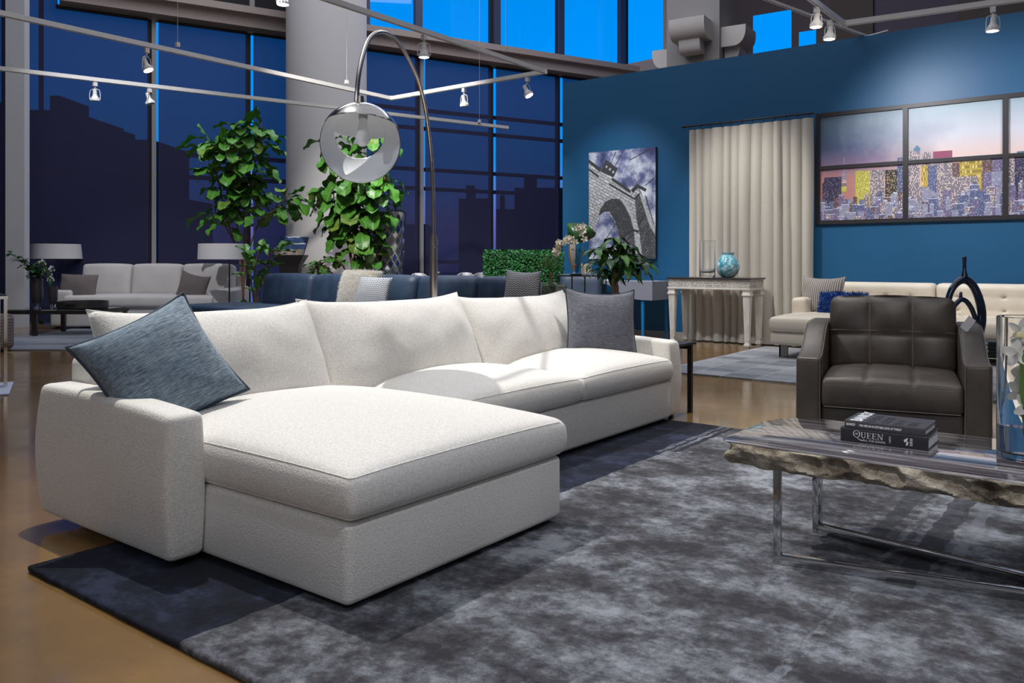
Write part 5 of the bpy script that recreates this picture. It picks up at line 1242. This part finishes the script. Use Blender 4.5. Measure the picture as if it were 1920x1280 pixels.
for (u, v, d) in tips:
    e = mo(u, v, d); s0 = Vector((0, 0, .90)) if v < 540 else Vector((0, 0, .76)); st.tube(bez([s0, (s0 + e) / 2 + Vector((0, 0, .03)), e], 6), .0035, 6)
    for k in range(7 if v < 540 else 3):
        a = 2 * PI * k / 7 + rr_.uniform(-.2, .2); L_ = rr_.uniform(.13, .19); leaf(lv, e, Vector((math.cos(a), math.sin(a), rr_.uniform(-.35, .35))), UP, L_, L_ * .32, 'lance', 1.1, .2, 1 if rr_.random() < .45 else 0, n=9)
st.build('stem', STEM, r, 180); lv.build('foliage', [LEAF_D, LEAF], r, 180)
# boxwood hedge
hp = at(981, 500, 10.4); r = thing('boxwood_hedge', 'clipped artificial boxwood hedge box behind the navy sofa', 'hedge', (hp.x, hp.y, 0), YAW); HW_, HT_ = .96, 1.12
b = B(); b.span((-HW_ / 2 + .03, -.12, .05), (HW_ / 2 - .03, .12, HT_ - .03)); b.build('core', mat('dark_hedge_core', (.008, .03, .008), .9), r, smooth=False)
b = B(); b.span((-HW_ / 2, -.15, 0), (HW_ / 2, .15, .45)); b.build('planter', POTM, r, smooth=False)
b = B(); rr_ = random.Random(2)
for _ in range(7500):
    f_ = rr_.random(); x = rr_.uniform(-HW_ / 2, HW_ / 2); z = rr_.uniform(.45, HT_)
    if f_ < .72: p, n_ = Vector((x, -.15, z)), Vector((0, -1, 0))
    elif f_ < .88: p, n_ = Vector((x, rr_.uniform(-.15, .15), HT_)), Vector((0, 0, 1))
    else: s_ = rr_.choice((-1, 1)); p, n_ = Vector((s_ * HW_ / 2, rr_.uniform(-.15, .15), z)), Vector((s_, 0, 0))
    p += n_ * rr_.uniform(-.03, .012); d = (n_ * rr_.uniform(.2, 1) + Vector((rr_.uniform(-1, 1), rr_.uniform(-1, 1), rr_.uniform(-1, 1)))).normalized(); s_ = d.cross(n_ + Vector((.1, .2, .3))).normalized(); L_ = rr_.uniform(.022, .036); m_ = rr_.choice((0, 0, 1))
    v = [b.bm.verts.new(q) for q in (p, p + d * L_ * .5 + s_ * L_ * .36, p + d * L_, p + d * L_ * .5 - s_ * L_ * .36)]; f = b.bm.faces.new(v); f.material_index = m_
o = b.build('leaves', [mat('bright_boxwood_leaf', (.035, .22, .05), .45, c2=(.07, .33, .08), vs=30), mat('boxwood_leaf', (.012, .09, .02), .45)], r, 180)
# white shell chairs
SH = mat('white_shell_plastic', (.55, .55, .58), .35)
for u, Z, lab in ((871, 11.4, 'white shell chair behind the navy sofa, left one of the pair beside the hedge'), (897, 10.9, 'white shell chair behind the navy sofa, touching the left side of the hedge'), (790, 11.6, 'white shell chair behind the navy sofa beside the grey window post')):
    p = at(u, 511 if Z < 11.5 else 512, Z); r = thing('shell_chair', lab, 'chair', (p.x, p.y, 0), YAW + (u % 7 - 3) * .1, 'white shell chairs'); zt = p.z; b = B(); rows = []
    for j in range(9):
        t_ = j / 8; z = .44 + (zt - .44) * t_; y = .20 + .08 * t_; w_ = .21 * (1 - t_ ** 5 * .55); rows.append([b.bm.verts.new((w_ * k, y - .10 * k * k, z - .03 * (abs(k) ** 3) * t_)) for k in (-1, -.75, -.5, -.25, 0, .25, .5, .75, 1)])
    for a, c_ in zip(rows, rows[1:]):
        for k in range(8): b.bm.faces.new((a[k], a[k + 1], c_[k + 1], c_[k]))
    o = b.build('backrest', SH, r, 180); m_ = o.modifiers.new('thickness', 'SOLIDIFY'); m_.thickness = .008
    b = B(); b.rbox((0, 0, .44), (.42, .42, .03), .014, 8, lambda q, h: q + Vector((0, 0, .03 * (q.x / h[0]) ** 2))); b.build('seat', SH, r, 70)
    for x, y in ((-.17, -.17), (.17, -.17), (-.17, .17), (.17, .17)): b = B(); b.tube([(x, y, 0), (x * .5, y * .5, .43)], .010, 8); b.build('leg', BLACKW, r)
# mirrored lattice stand
mp_ = at(727, 500, 12.9); mp_.z = 0; r = thing('mosaic_pedestal', 'tall white pedestal studded with square diamond mirrors beside the round column', 'pedestal', mp_, YAW); K = 12.9 / F; HT = EYE + (HOR - 398) * K
def prr(z): return (.235 + .02 * abs(z / HT - .55)) - .05 * math.exp(-((z - .55) / .35) ** 2)
b = B(); b.lathe([(0, 0)] + [(prr(HT * k / 20), HT * k / 20) for k in range(21)] + [(0, HT)], seg=48); b.build('body', mat('pale_pink_grey', (.46, .42, .42), .6), r)
MIR = [mat('mirror_tile', (.55, .62, .66), .05, 1.0), mat('navy_tile', (.02, .05, .16), .15), mat('slate_tile', (.10, .15, .17), .15)]
b = B(); s_ = .052; na = 13; nz = int(HT / .088)
for j in range(1, nz):
    z = j * .088
    for k in range(na):
        a = 2 * PI * (k + .5 * (j % 2)) / na
        if abs(math.sin(z * 3 + 1.0)) < .12: continue
        rr_ = prr(z) + .004; c_ = Vector((math.cos(a), math.sin(a), 0)); t_ = Vector((-math.sin(a), math.cos(a), 0)); z_ = Vector((0, 0, 1)); o_ = c_ * rr_ + z_ * z; q = [o_ - z_ * .064, o_ + t_ * .040, o_ + z_ * .064, o_ - t_ * .040]
        A_ = [b.bm.verts.new(x) for x in q]; B_ = [b.bm.verts.new(x + c_ * .008) for x in q]; m_ = (j * 7 + k * 3) % 5; m_ = 0 if m_ < 2 else (1 if m_ == 2 else 2)
        for f in [b.bm.faces.new(B_)] + [b.bm.faces.new((A_[i], A_[(i + 1) % 4], B_[(i + 1) % 4], B_[i])) for i in range(4)]: f.material_index = m_
b.build('mirror_tiles', MIR, r, smooth=False)
# patterned lid stand
sp_ = at(545, 560, 12.6); sp_.z = 0; K = 12.6 / F; r = thing('display_stand', 'dark pedestal stand with a slanted navy and tan patterned panel before the round column', 'stand', sp_, YAW)
zb, zt = EYE + (HOR - 478) * K, EYE + (HOR - 443) * K
b = B(); prf = [(.19, 0), (.15, zb * .45), (.12, zb * .62), (.15, zb * .85), (.235, zb)]
rows = [[b.bm.verts.new((x * w_, y * w_ * .7, z)) for x, y in ((-1, -1), (1, -1), (1, 1), (-1, 1))] for w_, z in prf]
for a, c_ in zip(rows, rows[1:]):
    for k in range(4): b.bm.faces.new((a[k], a[(k + 1) % 4], c_[(k + 1) % 4], c_[k]))
b.bm.faces.new(rows[-1]); b.build('pedestal', BLACKW, r, smooth=False)
t = NT('navy_tan_pattern'); sx2 = t.n('ShaderNodeSeparateXYZ'); t.l(t.tc.outputs['Object'], sx2.inputs[0]); wob = t.noise(6, detail=1)
lines = t.math('LESS_THAN', t.math('ABSOLUTE', t.math('SUBTRACT', t.math('FRACT', t.math('MULTIPLY', t.math('ADD', sx2.outputs[2], t.math('MULTIPLY', wob, .12)), 8)), .5)), .07)
c1 = t.mix(lines, (.015, .05, .16), (.70, .72, .74)); c2_ = t.mix(t.math('GREATER_THAN', t.math('FRACT', t.math('MULTIPLY', t.math('ADD', sx2.outputs[0], t.math('MULTIPLY', wob, .1)), 9)), .5), (.16, .15, .16), (.30, .22, .15))
t.base(t.mix(t.math('GREATER_THAN', sx2.outputs[2], zb + .085), c2_, c1)); t.set(Roughness=.6); PAT = t.m
b = B(); q = [(-.215, -.16, zb), (.225, -.16, zb), (.255, .05, zt), (-.17, .05, zt)]; A_ = [b.bm.verts.new(x) for x in q]; B_ = [b.bm.verts.new((x, y + .05, z - .01)) for x, y, z in q]
b.bm.faces.new(A_); b.bm.faces.new(B_[::-1]); [b.bm.faces.new((A_[i], B_[i], B_[(i + 1) % 4], A_[(i + 1) % 4])) for i in range(4)]; b.build('slanted_panel', PAT, r, smooth=False)

# ================================================================ LEFT SEATING GROUP
t = NT('light_grey_chenille'); t.base(t.mix(t.noise(4, detail=3), (.40, .375, .36), (.50, .475, .46))); t.set(Roughness=.85, Sheen_Weight=.4); t.bump(t.noise(160), .2, .003); GREYF = t.m
p = at(428, 600, 12.2); p.z = 0; SW = 2.62
ls = thing('grey_sofa', 'light grey three-cushion sofa in front of the far left windows', 'sofa', p - RT * SW, YAW); 
b = B(); b.rbox((SW / 2, .5, .19), (SW - .3, 1.0, .30), .03, 12); b.build('seat_base', GREYF, ls, 70)
b = B(); b.rbox((SW / 2, .36, .41), (SW - .42, .82, .17), .05, 30, puff(.02, 0)); b.build('seat_cushion', GREYF, ls, 70)
for x0 in (0, SW - .30): b = B(); b.rbox((x0 + .15, .5, .32), (.30, 1.0, .55), .04, 12, lambda q, h: q + Vector((0, 0, .02 * (q.y / h[1]) * (1 if q.z > 0 else 0)))); b.build('arm', GREYF, ls, 70)
b = B(); b.rbox((SW / 2, .93, .45), (SW - .1, .16, .78), .05, 10); b.build('back_frame', GREYF, ls, 70)
w3 = (SW - .30) / 3
for k in range(3): b = B(); b.rbox((0, 0, 0), (w3 - .01, .24, .50), .05, 24, bk_fn); o = b.build('back_cushion', GREYF, ls, 80); o.location = (.15 + w3 * (k + .5), .72, .70); o.rotation_euler = (math.radians(-9), 0, 0)
for x in (.1, SW - .1):
    for y in (.08, .9): b = B(); b.span((x - .04, y - .04, 0), (x + .04, y + .04, .05)); b.build('leg', BLACKW, ls, smooth=False)
def m_chev(name, c, c2):
    t = NT(name); sp = t.n('ShaderNodeSeparateXYZ'); t.l(t.tc.outputs['Object'], sp.inputs[0]); zg_ = t.math('PINGPONG', sp.outputs[0], .03)
    hh = t.math('FRACT', t.math('MULTIPLY', t.math('ADD', sp.outputs[2], zg_), 30)); t.base(t.mix(t.math('GREATER_THAN', hh, .5), c, c2)); t.set(Roughness=.8); return t.m
BRP = m_chev('brown_chevron_fabric', (.085, .068, .068), (.15, .125, .12))
M = frame_M(at(147, 536, 12.35), RT - UP * .02, UP + FW * .25); pillow('throw_pillow', 'brown chevron pillow at the left end of the light grey sofa', M, .56, .36, .14, BRP, pinch=.04)
M = frame_M(at(362, 538, 12.35), RT - UP * .25 + FW * .2, UP + FW * .25 + RT * .3); pillow('throw_pillow', 'slumped brown pillow at the right end of the light grey sofa', M, .42, .38, .14, BRP, pinch=.06, ear=.03)
SHD = mat('white_linen_lampshade', (.58, .56, .56), .8, bs=90)
def shade_lamp(u, v0, v1, u0, u1, top0, top1, Z, label, tilt=0):
    K = Z / F; p = at(u, 500, Z); p.z = 0; r = thing('floor_lamp', label, 'lamp', p, YAW); c_ = ((u0 + u1) / 2 - u) * K; z1, z0 = EYE + (HOR - v0) * K, EYE + (HOR - v1) * K
    b = B(); b.lathe([((u1 - u0) / 2 * K, z0), ((top1 - top0) / 2 * K, z1), ((top1 - top0) / 2 * K - .006, z1), ((u1 - u0) / 2 * K - .006, z0), ((u1 - u0) / 2 * K, z0)], (c_, 0, 0), 48); o = b.build('lamp_shade', SHD, r, 50)
    b = B(); b.tube([(0, 0, .02), (0, 0, z0 + .02), (c_, 0, z0 + .08), (c_, 0, z1 - .02)], .011, 10); b.build('pole', BLACK, r)
    for k in range(3): a = k * 2.094; b = B(); b.tube([(c_, 0, z1 - .02), (c_ + (top1 - top0) / 2 * K * math.cos(a), (top1 - top0) / 2 * K * math.sin(a), z1 - .01)], .003, 6); b.build('spoke', BLACK, r)
    b = B(); b.lathe([(0, 0), (.15, 0), (.15, .015), (.02, .03), (0, .03)], seg=32); b.build('base', BLACK, r)
shade_lamp(117.5, 457.5, 485, 58, 149.5, 60, 146, 13.45, 'dark floor lamp with a wide white shade behind the left end of the grey sofa')
shade_lamp(430, 457, 486, 373, 462, 373.5, 460.5, 12.05, 'dark floor lamp with a wide white shade at the right arm of the grey sofa')
# glass coffee table
zt = .36; g = at(63, 632, 10.99); g.z = 0; r = thing('glass_coffee_table', 'low glass table with a dark metal frame before the light grey sofa', 'table', at(5, 632, 11.0) * 1 + Vector((0, 0, -at(5, 632, 11.0).z)), YAW); TL = (190 - 5) * 11.0 / F; TD = .75
b = B(); b.span((.02, .02, zt - .014), (TL - .02, TD - .02, zt)); b.build('glass_top', glassm('smoked_glass', (.55, .65, .66)), r, smooth=False)
b = B()
for a, c_ in (((0, 0), (TL, 0)), ((0, TD), (TL, TD)), ((0, 0), (0, TD)), ((TL, 0), (TL, TD))): b.bar((a[0], a[1], zt - .035), (c_[0], c_[1], zt - .035), .04, .045)
b.build('top_frame', GUN, r, smooth=False)
for x, y in ((.41, .02), (TL - .04, .02), (.41, TD - .02), (TL - .03, TD - .02)): b = B(); b.span((x - .03, y - .02, 0), (x + .03, y + .02, zt - .05)); b.build('leg', GUN, r, smooth=False)
tp_ = at(155, 577, 11.45); tp_.z = zt
r = thing('round_tray', 'round dark tray with a silver handle on the low glass table', 'tray', tp_, YAW); b = B(); b.lathe([(0, 0), (.31, 0), (.325, .01), (.325, .095), (.31, .095), (.305, .015), (0, .012)], seg=48); b.build('tray_body', BLACKW, r, 40)
b = B(); b.tube([(-.06, -.335, .075), (.06, -.335, .075)], .008, 8); b.span((-.065, -.338, .066), (.065, -.324, .084)); b.build('handle', CHROME, r)
DV = mat('dark_plum_glaze', (.028, .024, .030), .3)
for u, w_, v0, v1, lab, Z in ((69.5, 21, 519, 575, 'taller dark tumbler-shaped vase on a chrome foot on the low glass table', 11.4), (99, 17, 535, 576, 'shorter dark tumbler-shaped vase on a chrome foot on the low glass table', 11.35)):
    K = Z / F; p = at(u, v1, Z); p.z = zt; H_ = (v1 - v0) * K; rr_ = w_ / 2 * K; r = thing('footed_vase', lab, 'vase', p, 0, 'dark vases on the low glass table')
    b = B(); b.lathe([(0, .06), (rr_ * .7, .065), (rr_ * .95, .12), (rr_, .2), (rr_, H_), (rr_ - .008, H_), (rr_ - .01, .15), (0, .09)], seg=32); b.build('bowl', DV, r)
    b = B(); b.lathe([(0, 0), (rr_ * .6, 0), (rr_ * .6, .008), (rr_ * .25, .02), (rr_ * .3, .045), (rr_ * .55, .066), (0, .066)], seg=24); b.build('foot', CHROME, r)
p = at(69.5, 519, 11.4); K = 11.4 / F; r = thing('leafy_branches', 'green leafy branch arching left out of the taller dark vase', 'plant', p); b = B(); st = B()
for pts in ([(0, 0), (-8, -14), (-22, -26), (-35, -34), (-50, -44)], [(0, 0), (4, -18), (6, -30)], [(0, 0), (-14, -14), (-20, -20), (-30, -30)]):
    P_ = bez([RT * (x * K) + UP * (-y * K) for x, y in pts], 6); st.tube(P_, .004, 6)
    for i in range(2, len(P_), 2):
        for s_ in (-1, 1): leaf(b, P_[i], RT * R.uniform(-1, .6) + FW * s_ * .6 + UP * R.uniform(-.3, .6), UP, .11, .06, 'oval', .4, .2, n=5)
for _ in range(26): leaf(b, RT * R.uniform(-.06, .08) + UP * R.uniform(.0, .12) + FW * R.uniform(-.06, .06), RT * R.uniform(-1, 1) - FW * R.uniform(-.5, 1) + UP * R.uniform(-.3, .5), UP, .12, .07, 'oval', .8, .2, n=5)
st.build('stem', BARK, r, 180); b.build('foliage', LEAF_D, r, 180)
p = at(97, 537, 11.35); r = thing('white_blossoms', 'small pale blossoms rising from the shorter dark vase', 'flower', p); b = B(); st = B()
for k in range(8):
    e = RT * R.uniform(-.16, .05) + UP * R.uniform(.08, .34) + FW * R.uniform(-.05, .05); st.tube([Vector((0, 0, -.05)), e * .5 + UP * .03, e], .002, 5)
    for q in range(7): orchid(b, e + Vector((R.uniform(-.03, .03), R.uniform(-.03, .03), R.uniform(-.03, .03))), Vector((R.uniform(-1, 1), -1, R.uniform(-.5, 1))), .014)
st.build('stem', STEM, r, 180); b.build('blossoms', [mat('pale_grey_petal', (.52, .55, .52), .6), LIPM], r, 180)
# rug of that group
t = NT('blue_grey_silk_rug'); t.base(t.ramp(t.noise(1, t.map((.8, 3, 1), (0, 0, -YAW)), 5), [(.35, (.085, .10, .135)), (.52, (.17, .185, .22)), (.68, (.30, .32, .36))])); t.set(Roughness=.7, Sheen_Weight=.3); t.bump(t.noise(80), .3, .006)
b = B(); q0 = at(-120, 657, 1560 / 167); q1 = at(330, 657, 1560 / 167); q0.z = q1.z = 0; m_ = (q0 + q1) / 2; L_ = (q1 - q0).length
o = bpy.data.objects.new('tmp', None); b.span((-L_ / 2, 0, .001), (L_ / 2, 3.6, .013)); o = b.build('area_rug', t.m, smooth=False); o.location = m_; o.rotation_euler = (0, 0, YAW); tag(o, 'blue-grey rug under the low glass table at the far left', 'rug')
# chrome frame table, ottoman, pale rug corner
e0 = at(10, 728, 6.55); e0.z = 0; r = thing('chrome_frame_table', 'tall chrome-framed side table cut by the left edge', 'table', e0, YAW + math.radians(37)); hz = .728
b = B(); 
for x in (0, -.55):
    for y in (0, .5): 
        b.bar((x, y, .012), (x, y, hz - .012), .035, .024)
for y in (0, .5): b.bar((-.567, y, hz - .012), (.017, y, hz - .012), .024, .024); b.bar((-.55, y, .012), (.0, y, .012), .024, .024)
b.build('frame', CHROME, r, smooth=False); b = B(); b.span((-.56, -.01, hz), (.01, .51, hz + .008)); b.build('table_top', BLACK, r, smooth=False)
b = B(); r = thing('ottoman', 'brown chevron ottoman at the left edge behind the chrome-framed table', 'ottoman', gr(-58, 668), YAW); b.rbox((-.2, .3, .22), (.68, .6, .40), .06, 12); b.build('cushion', BRP, r, 70)
b = B(); b.span((-.45, .08, 0), (.08, .52, .03)); b.build('plinth', FEET, r, smooth=False)
b = B(); r = thing('brown_armchair', 'brown upholstered chair cut by the left edge beyond the ottoman', 'chair', gr(-90, 640), YAW); b.rbox((-.3, .5, .30), (.6, .7, .5), .08, 12); b.build('seat', BRP, r, 70); b = B(); b.rbox((-.3, .9, .62), (.62, .2, .75), .09, 12); b.build('backrest', BRP, r, 70)
b = B(); q = gr(-20, 741); b.rbox((0, 0, .007), (.9, .7, .014), .006, 8); o = b.build('small_rug', mat('pale_blue_rug', (.42, .47, .58), .9, bs=90, bst=.6), None); o.location = q - RT * .42 + FW * .1; o.location.z = 0; o.rotation_euler = (0, 0, YAW + .5); tag(o, 'corner of a pale blue rug at the left edge under the chrome-framed table', 'rug')

# ================================================================ TRACK LIGHTING
ZR = 3.4
def rp_(u, v): return at(u, v, F * (ZR - EYE) / (HOR - v))
def rail(pts, label, sus=()):
    r = thing('lighting_track', label, 'lighting track', pts[0] if 0 else (0, 0, 0), 0, 'white ceiling lighting tracks')
    for a, c_ in zip(pts, pts[1:]): b = B(); b.bar(a, c_, .036, .05); b.bar(a - UP * .028, c_ - UP * .028, .014, .01); b.build('rail', WPAINT, r, smooth=False)
    for p in pts[1:-1]: b = B(); b.lathe([(0, -.03), (.03, -.03), (.03, .03), (0, .03)], p, 16); b.build('joint', WPAINT, r)
    for p in sus: b = B(); b.tube([p, Vector((p.x, p.y, 9.0))], .002, 5); b.span(p + Vector((-.02, -.02, .02)), p + Vector((.02, .02, .07))); b.build('hanger', WPAINT, r)
J1, J2 = rp_(733, 184), rp_(1022, 134)
A_ = rp_(0, 24); A2 = A_ + (A_ - J1) * .35
rail([A2, J1, J2, J2 + (rp_(620, 0) - J2) * 1.4], 'white track with two corners running past the arc lamp top', [rp_(333, 91), rp_(650, 160), rp_(948, 100)])
D0, D1_ = rp_(0, 128), rp_(953, 239); rail([D0 + (D0 - D1_) * .2, D1_], 'lower white track ending before the round column\'s right side', [rp_(899, 232)])
K0, K1, K2 = rp_(1526, 2), rp_(1582, 44), rp_(1890, 1); rail([K1 + (K0 - K1) * 4, K1, K1 + (K2 - K1) * 1.6], 'white track with a corner above the blue wall')
b = B(); s0 = wl(1624, 68, WY + .1); s1 = wl(1430, 2, WY + .1); s1 = at(1430, -4, 8.7); b.bar(s0, s1, .045, .022)
for k in range(40): q = s0 + (s1 - s0) * (k + .5) / 40; d_ = (s1 - s0).normalized(); b.bar(q - d_ * .012 - UP * .0115, q + d_ * .012 - UP * .0115, .014, .002, 1); b.bar(q - d_ * .012 - FW * .023, q + d_ * .012 - FW * .023, .002, .012, 1)
tag(b.build('strut_channel', [WPAINT, BLACK], smooth=False), 'perforated white metal strut rising from the top of the blue wall', 'bracket')
b = B(); b.tube(bez([s0, wl(1640, 64, WY + .02), wl(1665, 57, WY)], 6), .008, 6); tag(b.build('wire', WPAINT), 'white cable lying along the top edge of the blue wall', 'cable')
EM = NT('lit_lens'); EM.base((1, 1, 1)); EM.b.inputs['Emission Color'].default_value = (1, .98, .95, 1); EM.b.inputs['Emission Strength'].default_value = 6; EM = EM.m
OFF = mat('unlit_lens', (.35, .35, .36), .2)
def head(p, aim, label, lit=True, s=1.0):
    """p on the rail underside; aim a direction"""
    r = thing('track_spotlight', label, 'spotlight', p, 0, 'track spotlights'); aim = Vector(aim).normalized()
    b = B(); b.box((0, 0, -.035), (.045, .045, .05)); b.tube([(0, 0, -.05), (0, 0, -.085)], .01, 10); b.build('adapter', WPAINT, r)
    x = aim.cross(UP); x = x.normalized() if x.length > .1 else RT.copy(); c_ = Vector((0, 0, -.165 * s)); y = x.cross(aim).normalized()
    b = B(); yk = [(-.058, -.03), (-.058, .03), (-.05, .07), (-.02, .085), (.02, .085), (.05, .07), (.058, .03), (.058, -.03)]; b.tube([c_ + x * a * s + UP * (q * s) for a, q in yk], .0045, 8); b.build('yoke', WPAINT, r)
    M3 = Matrix((x, y, aim)).transposed().to_4x4(); M3.translation = c_
    b = B(); b.lathe([(0, -.10), (.024, -.10), (.026, -.03), (.032, -.01), (.050, .02), (.056, .03), (.058, .055), (.052, .055), (.046, .035)], seg=28); b.build('housing', WPAINT, r, 45, M=M3)
    b = B()
    for k in range(14): a = 2 * PI * k / 14; b.box((.056 * math.cos(a), .056 * math.sin(a), .035), (.006, .003, .030), Matrix.Rotation(a, 3, 'Z'))
    b.build('cooling_fins', WPAINT, r, smooth=False, M=M3)
    b = B(); b.lathe([(0, .045), (.045, .045), (.049, .050), (.047, .056), (0, .052)], seg=28); b.build('lens', EM if lit else OFF, r, M=M3); return r
def on_rail(u, a, c_):
    k = (u - 960) / F; d = FW + RT * k; e = c_ - a; det = e.x * -d.y + d.x * e.y; s_ = (-a.x * -d.y - d.x * a.y) / det; return a + e * s_ - UP * .03
J3 = J2 + (rp_(620, 0) - J2) * 1.4
head(on_rail(275, A2, J1), RT * .45 - UP - FW * .1, 'lit white track spotlight tilted right, left of the tall plant', True, 1.25)
head(on_rail(178, D0, D1_), -UP + FW * .05, 'unlit white track spotlight hanging straight at the far left of the lower track', False, 1.2)
head(on_rail(280, D0, D1_), -UP + RT * .3, 'unlit white track spotlight hanging on the lower track before the grey window post', False, 1.0)
head(on_rail(795, J3, J2), -UP, 'lit track spotlight right of the arc lamp top', True, 1.15)
head(on_rail(870, J1, J2), -UP + FW * .1 + RT * .1, 'unlit track spotlight between the arc lamp pole and the track corner', False, 1.2)
head(on_rail(989, J1, J2), -UP + RT * .5 - FW * .3, 'lit track spotlight at the pointed corner of the track', True, 1.2)
head(on_rail(1531, K1 + (K0 - K1) * 4, K1), -UP + RT * -.1, 'left one of the two close lit spotlights above the blue wall', True, .85)
head(on_rail(1556, K1 + (K0 - K1) * 4, K1) - UP * .03, -UP + RT * -.1, 'right one of the two close lit spotlights above the blue wall', True, .85)
q = on_rail(1862, K1, K1 + (K2 - K1) * 1.6); head(Vector((q.x, q.y, ZR - .03)), -UP + RT * -.1, 'lit spotlight above the skyline mural near the right edge', True, 1.1)
q = at(530, -16, 7.5); head(q + UP * .1, -UP + RT * .05, 'lit spotlight at the top edge left of the round column\'s top', True, 1.0)
b = B(); b.bar(q + UP * .13 - RT * 2 - FW * .4, q + UP * .13 + RT * 1.2 + FW * .2, .036, .05); tag(b.build('lighting_track', WPAINT, smooth=False), 'short piece of white track above the top edge near the round column', 'lighting track', 'white ceiling lighting tracks')
